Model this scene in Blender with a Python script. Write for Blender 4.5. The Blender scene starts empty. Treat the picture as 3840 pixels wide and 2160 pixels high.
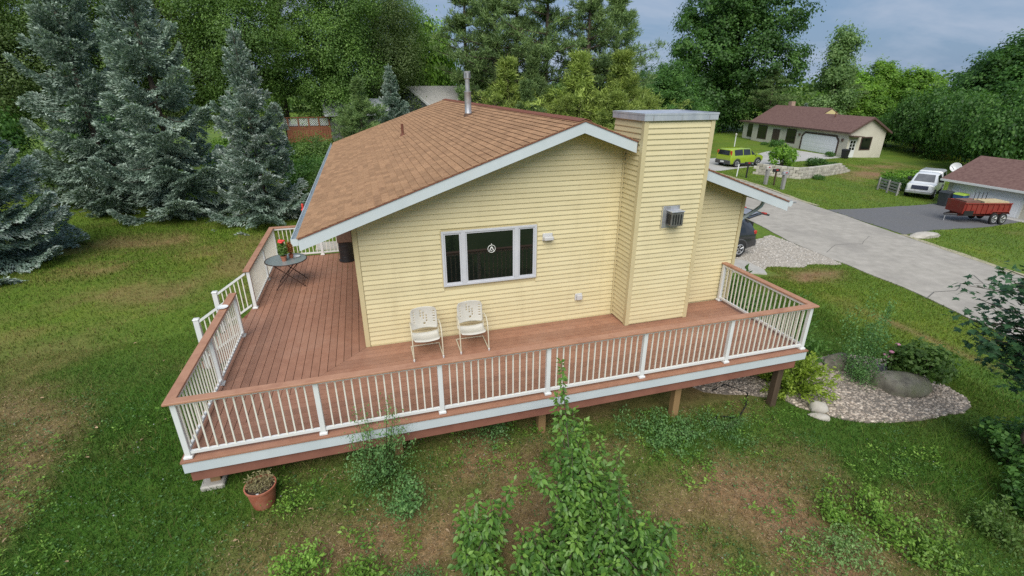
import bpy, bmesh, math, random
import numpy as np
from mathutils import Vector, Matrix
from math import sin, cos, pi, radians, sqrt, atan2

SC = bpy.context.scene
COL = SC.collection

# ------------------------------------------------------------------ camera, sky, sun, exposure
cam_d = bpy.data.cameras.new('camera')
cam_d.sensor_width = 36.0
cam_d.lens = 17.114
cam_d.clip_start = 0.1
cam_d.clip_end = 6000
cam = bpy.data.objects.new('camera', cam_d)
cam.location = (0.3609, -9.2390, 4.9537)
cam.rotation_euler = (pi / 2 - 0.394, 0.0, -0.2894)
COL.objects.link(cam)
SC.camera = cam

SUN_AZ = (-0.36, -0.93)
SUN_EL = radians(47)
world = bpy.data.worlds.new('World')
SC.world = world
world.use_nodes = True
wn = world.node_tree.nodes
wl = world.node_tree.links
wn.clear()
w_out = wn.new('ShaderNodeOutputWorld')
w_bg = wn.new('ShaderNodeBackground')
w_sky = wn.new('ShaderNodeTexSky')
w_sky.sky_type = 'NISHITA'
w_sky.sun_disc = False
w_sky.sun_elevation = SUN_EL
w_sky.sun_rotation = atan2(SUN_AZ[0], SUN_AZ[1])
w_sky.air_density = 1.0
w_sky.dust_density = 1.5
w_tc = wn.new('ShaderNodeTexCoord')
w_sep = wn.new('ShaderNodeSeparateXYZ')
wl.new(w_tc.outputs['Generated'], w_sep.inputs[0])
w_zz = wn.new('ShaderNodeMath'); w_zz.operation = 'ADD'; w_zz.inputs[1].default_value = 0.22
w_za = wn.new('ShaderNodeMath'); w_za.operation = 'ABSOLUTE'
wl.new(w_sep.outputs[2], w_za.inputs[0]); wl.new(w_za.outputs[0], w_zz.inputs[0])
w_dx = wn.new('ShaderNodeMath'); w_dx.operation = 'DIVIDE'
w_dy = wn.new('ShaderNodeMath'); w_dy.operation = 'DIVIDE'
wl.new(w_sep.outputs[0], w_dx.inputs[0]); wl.new(w_zz.outputs[0], w_dx.inputs[1])
wl.new(w_sep.outputs[1], w_dy.inputs[0]); wl.new(w_zz.outputs[0], w_dy.inputs[1])
w_cmb = wn.new('ShaderNodeCombineXYZ')
wl.new(w_dx.outputs[0], w_cmb.inputs[0]); wl.new(w_dy.outputs[0], w_cmb.inputs[1])
w_no = wn.new('ShaderNodeTexNoise')
w_no.inputs['Scale'].default_value = 1.15
w_no.inputs['Detail'].default_value = 6
w_no.inputs['Roughness'].default_value = 0.58
w_no.inputs['Distortion'].default_value = 0.35
w_of = wn.new('ShaderNodeMapping')
w_of.inputs['Location'].default_value = (3.1, 0.4, 0.0)
w_of.inputs['Scale'].default_value = (0.8, 1.25, 1.0)
wl.new(w_cmb.outputs[0], w_of.inputs[0])
wl.new(w_of.outputs[0], w_no.inputs['Vector'])
w_rp = wn.new('ShaderNodeValToRGB')
w_rp.color_ramp.elements[0].position = 0.40
w_rp.color_ramp.elements[0].color = (0.0, 0.0, 0.0, 1)
w_rp.color_ramp.elements[1].position = 0.66
w_rp.color_ramp.elements[1].color = (0.92, 0.92, 0.92, 1)
wl.new(w_no.outputs['Fac'], w_rp.inputs[0])
w_mix = wn.new('ShaderNodeMixRGB')
w_mix.inputs[2].default_value = (2.8, 3.3, 4.15, 1)
w_b = wn.new('ShaderNodeMixRGB')
w_b.inputs[0].default_value = 0.88
w_b.inputs[2].default_value = (1.28, 2.0, 3.1, 1)
wl.new(w_sky.outputs[0], w_b.inputs[1])
wl.new(w_rp.outputs[0], w_mix.inputs[0])
wl.new(w_b.outputs[0], w_mix.inputs[1])
wl.new(w_mix.outputs[0], w_bg.inputs[0])
w_bg.inputs[1].default_value = 0.06
wl.new(w_bg.outputs[0], w_out.inputs[0])

sun_d = bpy.data.lights.new('sun', 'SUN')
sun_d.energy = 1.5
sun_d.angle = radians(52)
sun_d.color = (1.0, 0.96, 0.89)
sun = bpy.data.objects.new('sun', sun_d)
sv = Vector((SUN_AZ[0] * cos(SUN_EL), SUN_AZ[1] * cos(SUN_EL), sin(SUN_EL)))
sun.rotation_euler = sv.to_track_quat('Z', 'Y').to_euler()
sun.location = (0, -20, 30)
COL.objects.link(sun)

SC.view_settings.view_transform = 'Standard'
SC.view_settings.look = 'None'
SC.view_settings.exposure = 1.4
SC.view_settings.gamma = 1
SC.view_settings.use_curve_mapping = False
SC.render.engine = 'CYCLES'
SC.cycles.max_bounces = 8
SC.cycles.diffuse_bounces = 5
SC.cycles.glossy_bounces = 3
SC.cycles.transmission_bounces = 4
SC.cycles.transparent_max_bounces = 4
SC.cycles.use_denoising = False
SC.cycles.caustics_reflective = False
SC.cycles.caustics_refractive = False

rng = np.random.default_rng(7)
R = random.Random(11)

# ------------------------------------------------------------------ helpers
def tag(o, label=None, cat=None, group=None, kind=None):
    if label: o['label'] = label
    if cat: o['category'] = cat
    if group: o['group'] = group
    if kind: o['kind'] = kind
    return o

def thing(name, label, cat, loc=(0, 0, 0), rz=0.0, group=None):
    o = bpy.data.objects.new(name, None)
    o.empty_display_size = 0.2
    o.location = loc
    o.rotation_euler = (0, 0, rz)
    COL.objects.link(o)
    return tag(o, label, cat, group)

def link(name, mesh, parent=None, loc=None, rot=None, scale=None):
    o = bpy.data.objects.new(name, mesh)
    if loc is not None: o.location = loc
    if rot is not None: o.rotation_euler = rot
    if scale is not None: o.scale = scale
    if parent is not None: o.parent = parent
    COL.objects.link(o)
    return o

def copy_tree(o, parent=None):
    c = o.copy()
    COL.objects.link(c)
    if parent is not None: c.parent = parent
    for ch in list(o.children):
        copy_tree(ch, c)
    return c

class MB:
    def __init__(s):
        s.v = []; s.f = []; s.n = 0; s.var = []
    def add(s, V, F, var=None):
        V = [tuple(map(float, p)) for p in V]
        s.v += V
        s.f += [tuple(i + s.n for i in f) for f in F]
        s.n += len(V)
        s.var += [0.5 if var is None else var] * len(V)
        return s
    def box(s, x0, x1, y0, y1, z0, z1, M=None, var=None):
        V = [(x0, y0, z0), (x1, y0, z0), (x1, y1, z0), (x0, y1, z0), (x0, y0, z1), (x1, y0, z1), (x1, y1, z1), (x0, y1, z1)]
        if M is not None: V = [M @ Vector(p) for p in V]
        return s.add(V, [(0, 3, 2, 1), (4, 5, 6, 7), (0, 1, 5, 4), (1, 2, 6, 5), (2, 3, 7, 6), (3, 0, 4, 7)], var)
    def prism(s, poly, axis, a0, a1):
        # poly = 2d points in the plane of the other two axes (order x<y<z)
        n = len(poly)
        def P(p, a):
            if axis == 0: return (a, p[0], p[1])
            if axis == 1: return (p[0], a, p[1])
            return (p[0], p[1], a)
        V = [P(p, a0) for p in poly] + [P(p, a1) for p in poly]
        F = [tuple(range(n)), tuple(range(2 * n - 1, n - 1, -1))] + [((i + 1) % n, i, n + i, n + (i + 1) % n) for i in range(n)]
        return s.add(V, F)
    def tube(s, pts, r, n=8, cap=True, closed=False):
        pts = [Vector(p) for p in pts]
        m = len(pts)
        rr = r if hasattr(r, '__len__') else [r] * m
        V = []
        up = None
        for i in range(m):
            if closed: t = pts[(i + 1) % m] - pts[i - 1]
            else: t = pts[min(i + 1, m - 1)] - pts[max(i - 1, 0)]
            if t.length < 1e-9: t = Vector((0, 0, 1))
            t.normalize()
            if up is None:
                up = Vector((0, 0, 1)) if abs(t.z) < .9 else Vector((1, 0, 0))
            a = t.cross(up)
            if a.length < 1e-6: a = t.orthogonal()
            a.normalize()
            b = a.cross(t).normalized()
            up = b
            for k in range(n):
                th = 2 * pi * k / n
                V.append(pts[i] + (a * cos(th) + b * sin(th)) * rr[i])
        F = []
        for i in range(m if closed else m - 1):
            for k in range(n):
                F.append((i * n + k, i * n + (k + 1) % n, ((i + 1) % m) * n + (k + 1) % n, ((i + 1) % m) * n + k))
        if cap and not closed:
            F.append(tuple(range(n - 1, -1, -1)))
            F.append(tuple((m - 1) * n + k for k in range(n)))
        return s.add(V, F)
    def lathe(s, prof, n=20, c=(0, 0, 0), cap=True):
        V = []
        for (r, z) in prof:
            for k in range(n):
                th = 2 * pi * k / n
                V.append((c[0] + r * cos(th), c[1] + r * sin(th), c[2] + z))
        m = len(prof)
        F = []
        for i in range(m - 1):
            for k in range(n):
                F.append((i * n + k, i * n + (k + 1) % n, (i + 1) * n + (k + 1) % n, (i + 1) * n + k))
        if cap:
            F.append(tuple(range(n - 1, -1, -1)))
            F.append(tuple((m - 1) * n + k for k in range(n)))
        return s.add(V, F)
    def loft(s, rings, cap=True):
        n = len(rings[0])
        V = [p for r in rings for p in r]
        F = []
        for i in range(len(rings) - 1):
            for k in range(n):
                F.append((i * n + k, i * n + (k + 1) % n, (i + 1) * n + (k + 1) % n, (i + 1) * n + k))
        if cap:
            F.append(tuple(range(n - 1, -1, -1)))
            F.append(tuple((len(rings) - 1) * n + k for k in range(n)))
        return s.add(V, F)
    def mesh(s, name, mat, smooth=None, bevel=0.0, fix=True, attr=False):
        me = bpy.data.meshes.new(name)
        me.from_pydata(s.v, [], s.f)
        if fix or bevel:
            bm = bmesh.new(); bm.from_mesh(me)
            bmesh.ops.recalc_face_normals(bm, faces=bm.faces)
            if bevel:
                bmesh.ops.bevel(bm, geom=list(bm.edges), offset=bevel, segments=1, affect='EDGES', profile=.6, clamp_overlap=True)
            bm.to_mesh(me); bm.free()
        if mat is not None: me.materials.append(mat)
        if attr and not bevel:
            a = me.attributes.new('var', 'FLOAT', 'POINT')
            a.data.foreach_set('value', s.var)
        if smooth is not None:
            me.shade_smooth()
            if smooth > 0: me.set_sharp_from_angle(angle=radians(smooth))
        me.update()
        return me
    def build(s, name, mat, parent=None, **kw):
        loc = kw.pop('loc', None); rot = kw.pop('rot', None)
        return link(name, s.mesh(name, mat, **kw), parent, loc, rot)

def box_obj(name, x0, x1, y0, y1, z0, z1, mat, parent=None, bevel=0.0):
    return MB().box(x0, x1, y0, y1, z0, z1).build(name, mat, parent, bevel=bevel)

def np_mesh(name, V, F, mat, attrs=None, smooth=False):
    V = np.asarray(V, np.float32); F = np.asarray(F, np.int32)
    me = bpy.data.meshes.new(name)
    me.vertices.add(len(V)); me.vertices.foreach_set('co', V.ravel())
    k = F.shape[1]
    me.loops.add(F.size); me.loops.foreach_set('vertex_index', F.ravel())
    me.polygons.add(len(F))
    me.polygons.foreach_set('loop_start', np.arange(0, F.size, k, dtype=np.int32))
    try: me.polygons.foreach_set('loop_total', np.full(len(F), k, np.int32))
    except Exception: pass
    if attrs:
        for n, a in attrs.items():
            at = me.attributes.new(n, 'FLOAT', 'POINT')
            at.data.foreach_set('value', np.asarray(a, np.float32))
    if mat is not None: me.materials.append(mat)
    me.update(calc_edges=True)
    me.validate()
    if smooth is True: me.shade_smooth()
    elif smooth == 'flat': me.shade_flat()
    return me

# ------------------------------------------------------------------ materials
def s2l(r, g, b):
    f = lambda c: c / 12.92 if c <= .04045 else ((c + .055) / 1.055) ** 2.4
    return (f(r / 255), f(g / 255), f(b / 255), 1)

def nd(nt, t, **kw):
    n = nt.nodes.new(t)
    for k, v in kw.items():
        if k in n.inputs: n.inputs[k].default_value = v
        else: setattr(n, k, v)
    return n

def ramp(nt, fac, cols, pos=None):
    r = nt.nodes.new('ShaderNodeValToRGB')
    e = r.color_ramp.elements
    n = len(cols)
    pos = pos or [i / (n - 1) for i in range(n)]
    while len(e) < n: e.new(.5)
    for i in range(n):
        e[i].position = pos[i]
        c = cols[i]
        e[i].color = c if len(c) == 4 else (*c, 1)
    nt.links.new(fac, r.inputs[0])
    return r.outputs[0]

def mat(name, cols, scale=4.0, rough=.6, bump=0.0, bscale=60.0, metal=0.0, spec=.5, var=None, vstr=.3, stretch=(1, 1, 1),
        detail=5, pos=(.3, .7), dirt=None, dscale=1.2, dpos=(.5, .75), coord='pos', coat=0.0, dstretch=None):
    m = bpy.data.materials.new(name); m.use_nodes = True
    nt = m.node_tree; L = nt.links
    b = nt.nodes['Principled BSDF']
    if coord == 'pos':
        g = nd(nt, 'ShaderNodeNewGeometry'); vec = g.outputs['Position']
    else:
        g = nd(nt, 'ShaderNodeTexCoord'); vec = g.outputs['Object']
    mp = nd(nt, 'ShaderNodeMapping'); mp.inputs['Scale'].default_value = stretch
    L.new(vec, mp.inputs[0])
    no = nd(nt, 'ShaderNodeTexNoise', Scale=scale, Detail=detail, Roughness=.6)
    L.new(mp.outputs[0], no.inputs['Vector'])
    if len(cols) == 1: cols = [cols[0], cols[0]]
    n = len(cols)
    pp = [pos[0] + (pos[1] - pos[0]) * i / (n - 1) for i in range(n)]
    c = ramp(nt, no.outputs['Fac'], cols, pp)
    if dirt:
        n2 = nd(nt, 'ShaderNodeTexNoise', Scale=dscale, Detail=8, Roughness=.65)
        if dstretch:
            mp2 = nd(nt, 'ShaderNodeMapping'); mp2.inputs['Scale'].default_value = dstretch; L.new(vec, mp2.inputs[0]); L.new(mp2.outputs[0], n2.inputs['Vector'])
        else: L.new(vec, n2.inputs['Vector'])
        f = ramp(nt, n2.outputs['Fac'], [(0, 0, 0), (1, 1, 1)], list(dpos))
        mx = nd(nt, 'ShaderNodeMixRGB'); mx.inputs[2].default_value = dirt
        L.new(f, mx.inputs[0]); L.new(c, mx.inputs[1]); c = mx.outputs[0]
    if var:
        if var == 'obj': vo = nd(nt, 'ShaderNodeObjectInfo').outputs['Random']
        else: vo = nd(nt, 'ShaderNodeAttribute', attribute_name='var').outputs['Fac']
        mr = nd(nt, 'ShaderNodeMapRange'); mr.inputs['To Min'].default_value = 1 - vstr; mr.inputs['To Max'].default_value = 1 + vstr
        L.new(vo, mr.inputs['Value'])
        hs = nd(nt, 'ShaderNodeHueSaturation')
        L.new(mr.outputs[0], hs.inputs['Value']); L.new(c, hs.inputs['Color']); c = hs.outputs[0]
    L.new(c, b.inputs['Base Color'])
    b.inputs['Roughness'].default_value = rough
    b.inputs['Metallic'].default_value = metal
    b.inputs['Specular IOR Level'].default_value = spec
    if coat: b.inputs['Coat Weight'].default_value = coat; b.inputs['Coat Roughness'].default_value = .06
    if bump:
        nb = nd(nt, 'ShaderNodeTexNoise', Scale=bscale, Detail=4)
        L.new(mp.outputs[0], nb.inputs['Vector'])
        bp = nd(nt, 'ShaderNodeBump', Strength=bump, Distance=.01)
        L.new(nb.outputs['Fac'], bp.inputs['Height']); L.new(bp.outputs[0], b.inputs['Normal'])
    return m

FOL = 2.35
def leaf_mat(name, cols, rough=.5, trans=.42, tcol=None, ovar=.18, spec=.35):
    m = bpy.data.materials.new(name); m.use_nodes = True
    nt = m.node_tree; L = nt.links
    b = nt.nodes['Principled BSDF']; out = nt.nodes['Material Output']
    a = nd(nt, 'ShaderNodeAttribute', attribute_name='var')
    cols = [tuple(min(.6, q * FOL) for q in c_) for c_ in cols]
    c = ramp(nt, a.outputs['Fac'], cols)
    oi = nd(nt, 'ShaderNodeObjectInfo')
    mr = nd(nt, 'ShaderNodeMapRange'); mr.inputs['To Min'].default_value = 1 - ovar; mr.inputs['To Max'].default_value = 1 + ovar
    L.new(oi.outputs['Random'], mr.inputs['Value'])
    hs = nd(nt, 'ShaderNodeHueSaturation')
    L.new(mr.outputs[0], hs.inputs['Value']); L.new(c, hs.inputs['Color'])
    L.new(hs.outputs[0], b.inputs['Base Color'])
    b.inputs['Roughness'].default_value = rough
    b.inputs['Specular IOR Level'].default_value = spec
    t = nd(nt, 'ShaderNodeBsdfTranslucent')
    g = nd(nt, 'ShaderNodeMixRGB', blend_type='MULTIPLY'); g.inputs[0].default_value = 1
    g.inputs[2].default_value = tcol or (1.25, 1.35, .7, 1)
    L.new(hs.outputs[0], g.inputs[1]); L.new(g.outputs[0], t.inputs[0])
    mx = nd(nt, 'ShaderNodeMixShader'); mx.inputs[0].default_value = trans
    L.new(b.outputs[0], mx.inputs[1]); L.new(t.outputs[0], mx.inputs[2]); L.new(mx.outputs[0], out.inputs['Surface'])
    return m

m_siding = mat('yellow_vinyl', [(.595, .515, .30), (.655, .575, .35)], scale=1.3, rough=.42, stretch=(1, 1, 3), bump=.05, bscale=30, dirt=(.52, .445, .26, 1), dscale=1.6, dpos=(.55, .88), dstretch=(1.6, 1.6, .22), var='obj', vstr=.035)
m_trim_y = mat('yellow_trim', [(.53, .45, .255), (.58, .50, .295)], scale=2, rough=.45)
m_fascia = mat('white_fascia', [(.50, .55, .575), (.57, .62, .645)], scale=1.5, rough=.4, dirt=(.54, .58, .59, 1), dscale=2.5, dpos=(.55, .8))
m_white = mat('white_rail', [(.66, .675, .67), (.72, .73, .725)], scale=3, rough=.38, dirt=(.66, .65, .58, 1), dscale=3, dpos=(.55, .85))
m_baluster = mat('cream_white_baluster', [(.70, .67, .59), (.76, .73, .65)], scale=3, rough=.4)
m_vinylframe = mat('white_window_frame', [(.50, .515, .55), (.56, .57, .60)], scale=3, rough=.4)
m_deck = mat('composite_deck_board', [(.275, .132, .083), (.345, .175, .112)], scale=5, rough=.62, stretch=(1, 1, 1), bump=.08, bscale=90, var='obj', vstr=.12, dirt=(.37, .21, .145, 1), dscale=.8, dpos=(.5, .8))
m_cap = mat('rail_cap_board', [(.37, .185, .112), (.44, .235, .148)], scale=6, rough=.6, var='obj', vstr=.06, dirt=(.27, .12, .075, 1), dscale=2.0)
m_skirt = mat('brown_skirt', [(.21, .085, .06), (.27, .115, .08)], scale=4, rough=.6)
m_shingle = mat('tan_shingle', [(.265, .145, .078), (.37, .215, .118), (.48, .295, .17)], scale=55, rough=.9, bump=.5, bscale=320, var='obj', vstr=.15, spec=.2, pos=(.28, .72), dirt=(.24, .13, .075, 1), dscale=5, dpos=(.48, .8))
m_shingle_mass = mat('tan_shingle_mass', [(.265, .145, .078), (.37, .215, .118), (.48, .295, .17)], scale=55, rough=.9, bump=.5, bscale=320, var='attr', vstr=.15, spec=.2, pos=(.28, .72), dirt=(.24, .13, .075, 1), dscale=5, dpos=(.48, .8))
m_ridge = mat('ridge_shingle', [(.16, .065, .05), (.26, .11, .075)], scale=40, rough=.9, bump=.4, bscale=300, spec=.2)
m_butt = mat('shingle_butt_edge', [(.075, .038, .024), (.11, .055, .034)], scale=30, rough=.95, spec=.1)
m_underlay = mat('roof_underlay', [(.09, .05, .035), (.12, .07, .045)], scale=8, rough=.9)
m_galv = mat('galvanised_steel', [(.36, .37, .39), (.52, .53, .55)], scale=6, rough=.45, metal=.55, dirt=(.25, .22, .19, 1), dscale=5)
m_capmetal = mat('chase_cap_metal', [(.40, .43, .50), (.62, .64, .68)], scale=3, rough=.38, metal=.4, stretch=(1, 1, .3))
m_rust = mat('rusty_pipe', [(.10, .035, .02), (.17, .06, .035)], scale=12, rough=.8)
m_glass_dark = mat('dark_window_glass', [(.006, .008, .007), (.012, .014, .012)], scale=.8, rough=.03, spec=.75)
m_dark = mat('black_plastic', [(.012, .012, .013), (.025, .025, .026)], scale=10, rough=.45)
m_iron = mat('dark_brown_iron', [(.035, .016, .012), (.06, .025, .018)], scale=20, rough=.45)
m_chair = mat('white_painted_steel', [(.50, .485, .43), (.57, .55, .49)], scale=6, rough=.4, dirt=(.52, .50, .43, 1), dscale=5, dpos=(.55, .8))
m_tubecream = mat('cream_painted_tube', [(.55, .50, .37), (.62, .57, .44)], scale=8, rough=.4)
m_terra = mat('terracotta', [(.30, .085, .045), (.38, .125, .07)], scale=9, rough=.75, bump=.1, dirt=(.42, .2, .13, 1), dscale=4)
m_soil = mat('potting_soil', [(.03, .02, .014), (.08, .055, .04)], scale=40, rough=.95, bump=.6, bscale=80)
m_concrete = mat('pale_concrete', [(.40, .38, .34), (.50, .475, .43)], scale=3, rough=.85, bump=.12, bscale=60, dirt=(.33, .31, .28, 1), dscale=.9)
m_block = mat('foundation_block', [(.24, .235, .225), (.31, .30, .29)], scale=6, rough=.9, bump=.2)
m_wood = mat('treated_post', [(.22, .13, .055), (.32, .20, .09)], scale=5, rough=.8, stretch=(1, 1, .12), bump=.15)
m_wood_dark = mat('weathered_post', [(.055, .036, .02), (.10, .066, .04)], scale=5, rough=.85, stretch=(1, 1, .12), bump=.2)
m_bark = mat('bark', [(.05, .036, .026), (.11, .085, .065)], scale=9, rough=.95, stretch=(1, 1, .25), bump=.4, bscale=20)
m_boulder = mat('boulder_stone', [(.10, .09, .07), (.19, .175, .14), (.26, .245, .20)], scale=4, rough=.9, bump=.5, bscale=14, dirt=(.13, .14, .07, 1), dscale=2.2, dpos=(.45, .7), coord='obj')
m_palestone = mat('pale_stone', [(.36, .33, .28), (.48, .45, .40)], scale=6, rough=.9, bump=.4, bscale=20, coord='obj')
TP=np.array([(-2.6,-2.7,-.72),(-8,-2.7,-.78),(-2.6,3,-.66),(-8,5,-.7),(-10,15,-.7),(-14,24,-.7),(-3,24,-.8),(0,18,-.9),(2.9,-2.4,-.92),(5.8,-2.4,-1.18),(8.4,-2.4,-1.46),
(0,-6,-1.0),(4,-6,-1.25),(8,-5,-1.55),(12,-4,-1.8),(13,1,-1.85),(10,3,-1.65),(11,9,-1.9),(16,8,-2.1),(19.3,4,-2.2),(19,-4,-2.2),(20.5,12,-2.2),(23,20,-2.25),(26,4,-2.25),(28,13,-2.3),(31,22,-2.3),
(33,14,-2.7),(38,20,-2.8),(44,28,-2.85),(33,5,-2.5),(36,34,-2.35),(46,42,-2.5),(40,52,-2.4),(25,36,-2.3),(28,50,-2.2),(5,30,-1.2),(10,50,-1.5),(-20,45,-.9),(-30,20,-.7),(-30,-10,-.9),(60,40,-2.9),(60,70,-2.6),(30,-20,-2.3),(0,-20,-1.3),(60,0,-2.8),(0,80,-1.6),(90,90,-2.6),(-40,80,-1.2)])
def _k(d2): return np.where(d2<1e-9,0,d2*np.log(np.maximum(d2,1e-9)))*.5
def _fit():
    n=len(TP); X=TP[:,:2]/30
    d2=((X[:,None]-X[None])**2).sum(-1); A=np.zeros((n+3,n+3)); A[:n,:n]=_k(d2)+np.eye(n)*.004
    P=np.c_[np.ones(n),X]; A[:n,n:]=P; A[n:,:n]=P.T
    return np.linalg.solve(A,np.r_[TP[:,2],0,0,0])
TW=_fit()
def H(x,y):
    x=np.asarray(x,float);y=np.asarray(y,float); s=x.shape
    X=np.stack([x.ravel(),y.ravel()],1)/30; out=np.empty(len(X))
    for i in range(0,len(X),20000):
        q=X[i:i+20000]; d2=((q[:,None]-(TP[:,:2]/30)[None])**2).sum(-1)
        out[i:i+20000]=_k(d2)@TW[:-3]+TW[-3]+q@TW[-2:]
    r=np.hypot(x.ravel()-10,y.ravel()-15); t=np.clip((r-60)/50,0,1); t=t*t*(3-2*t)
    o=np.clip(out,-3.2,-.5)*(1-t)+t*-2.0
    return o.reshape(s)

def hz(x, y): return float(H(x, y))

# ------------------------------------------------------------------ ground
DRY = [(1.95, -2.8, .75, .55, 1.0), (2.6, -2.85, .6, .4, .95), (.5, -3.8, 1.0, .6, .55), (-.3, -4.3, .9, .5, .5), (1.2, -4.3, .9, .6, .5), (5.0, -4.2, 1.1, .6, .95), (5.5, -5.1, 1.1, .7, 1.0),
       (4.4, -5.5, .8, .5, .9), (6.2, -5.9, 1.2, .6, .8), (7.7, -4.9, .9, .5, .75), (7.9, -5.6, .8, .5, .75), (-5.5, -.2, .8, .7, .62), (-5.5, -1.2, .6, .9, .66), (-5.1, -2.3, .6, .8, .62), (-6.4, .7, 1.0, .8, .5),
       (-8.6, 12.6, 3.2, 1.2, .5), (-8.5, 8.8, 2.4, 1.5, .42), (-6.0, 10.2, 2.0, 1.6, .4), (-6.5, 6, 1.6, 1.6, .45), (-.5, -2.75, .5, .25, .6), (17.6, 5.0, 1.1, .5, .95), (16.6, 4.6, .9, .5, .8), (53, 30, 5, 2, .5), (47.5, 26.2, 3.5, 2.2, .75),
       (43.5, 25, 2, 1.2, .4), (3.2, -1.4, 6, 1.2, .9), (8, -.6, 2, .8, .5), (-.9, -4.9, .7, .5, .7), (2.0, -3.9, 1.6, .6, .7), (4.4, -4.4, 1.2, .8, .8), (.2, -4.6, 1.3, .6, .7), (6.0, -4.6, 1.3, .8, .85), (8.6, -5.2, 1.0, .7, .7), (3.9, -3.3, .9, .4, .6), (1.2, -3.2, 1.0, .4, .7), (1.0, -4.2, 2.4, 1.0, .85), (4.6, -4.8, 2.6, 1.2, .92), (7.6, -5.6, 2.2, .9, .85), (-.8, -4.5, 1.1, .8, .75), (3.0, -3.2, 2.2, .6, .8), (7.4, -4.3, 1.5, .7, .6), (-6.5, 7.5, 4.5, 4.5, .40), (3.2, -3.6, .7, .5, .55), (16.1, 1.4, .5, .5, .2), (15.95, -.6, .22, 3.0, .55)]
LUSH = [(-3.3, -1.5, 1.6, 2.4, 1.), (-3.2, 3, 1.2, 2, .7), (5.2, -2.8, .9, .5, 1.), (6.0, -3.1, .8, .4, .9), (10, -5, 3.0, 1.3, 1.), (12.5, -4.6, 2.0, 1.0, 1.), (-2.2, -2.9, .6, .5, .8), (-3.9, -3.6, 1.5, 1.0, .9), (14.2, -2, 1.4, 2.5, .6), (-5, 13.5, 3, 1, .6), (-1.4, -3.7, .6, .5, .6)]
def blobs(x, y, L):
    o = np.zeros_like(x)
    for (cx, cy, sx, sy, a) in L:
        o = np.maximum(o, a * np.exp(-((x - cx) / sx) ** 2 * .9 - ((y - cy) / sy) ** 2 * .9))
    return o
def vnoise(x, y, s, seed=0):
    # smooth value noise in numpy
    x = x / s + seed * 17.3; y = y / s - seed * 9.1
    xi = np.floor(x).astype(np.int64); yi = np.floor(y).astype(np.int64)
    fx = x - xi; fy = y - yi
    fx = fx * fx * (3 - 2 * fx); fy = fy * fy * (3 - 2 * fy)
    def h(a, b):
        n = (a * 374761393 + b * 668265263 + seed * 1442695) & 0x7fffffff
        n = ((n ^ (n >> 13)) * 1274126177) & 0x7fffffff
        return ((n ^ (n >> 16)) & 0xffff) / 65535.
    return (h(xi, yi) * (1 - fx) + h(xi + 1, yi) * fx) * (1 - fy) + (h(xi, yi + 1) * (1 - fx) + h(xi + 1, yi + 1) * fx) * fy
def dryness(x, y):
    x = np.asarray(x, float); y = np.asarray(y, float)
    d = blobs(x, y, DRY)
    n = .5 * vnoise(x, y, 1.3, 1) + .3 * vnoise(x, y, .45, 2) + .2 * vnoise(x, y, 4.0, 3)
    d = d * (.55 + 1.3 * n) + (n - .56) * .8
    return np.clip(d - .35 * blobs(x, y, LUSH), 0, 1)
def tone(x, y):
    # turf tint: darker by the deck and lower right, yellower by the street and the back
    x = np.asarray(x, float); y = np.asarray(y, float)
    t = .5 + .5 * np.clip((x - 12) / 4, 0, 1) * np.clip((y + 3.5) / 3, 0, 1) + .55 * np.clip((y + 0) / 6, 0, 1) * (x < 5) - .34 * np.exp(-((x + 3.4) / 3.2) ** 2 - ((y + 2.5) / 4) ** 2) - .25 * np.exp(-((x - 11.5) / 3.5) ** 2 - ((y + 5) / 1.6) ** 2)  # back left also lightened in the colour to make up for the spruces' shade
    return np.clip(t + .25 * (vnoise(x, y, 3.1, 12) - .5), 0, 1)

def grow(a, b, step, lim):
    c = list(np.arange(a, b + 1e-6, step))
    s = step
    while c[-1] < lim: s *= 1.35; c.append(c[-1] + s)
    s = step
    while c[0] > -lim: s *= 1.35; c.insert(0, c[0] - s)
    return np.array(c)
gx = grow(-20, 60, .5, 2500); gy = grow(-10, 52, .5, 2500)
GX, GY = np.meshgrid(gx, gy, indexing='ij')
GZ = H(GX, GY)
nx, ny = GX.shape
idx = np.arange(nx * ny).reshape(nx, ny)
gf = np.stack([idx[:-1, :-1], idx[1:, :-1], idx[1:, 1:], idx[:-1, 1:]], -1).reshape(-1, 4)

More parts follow.
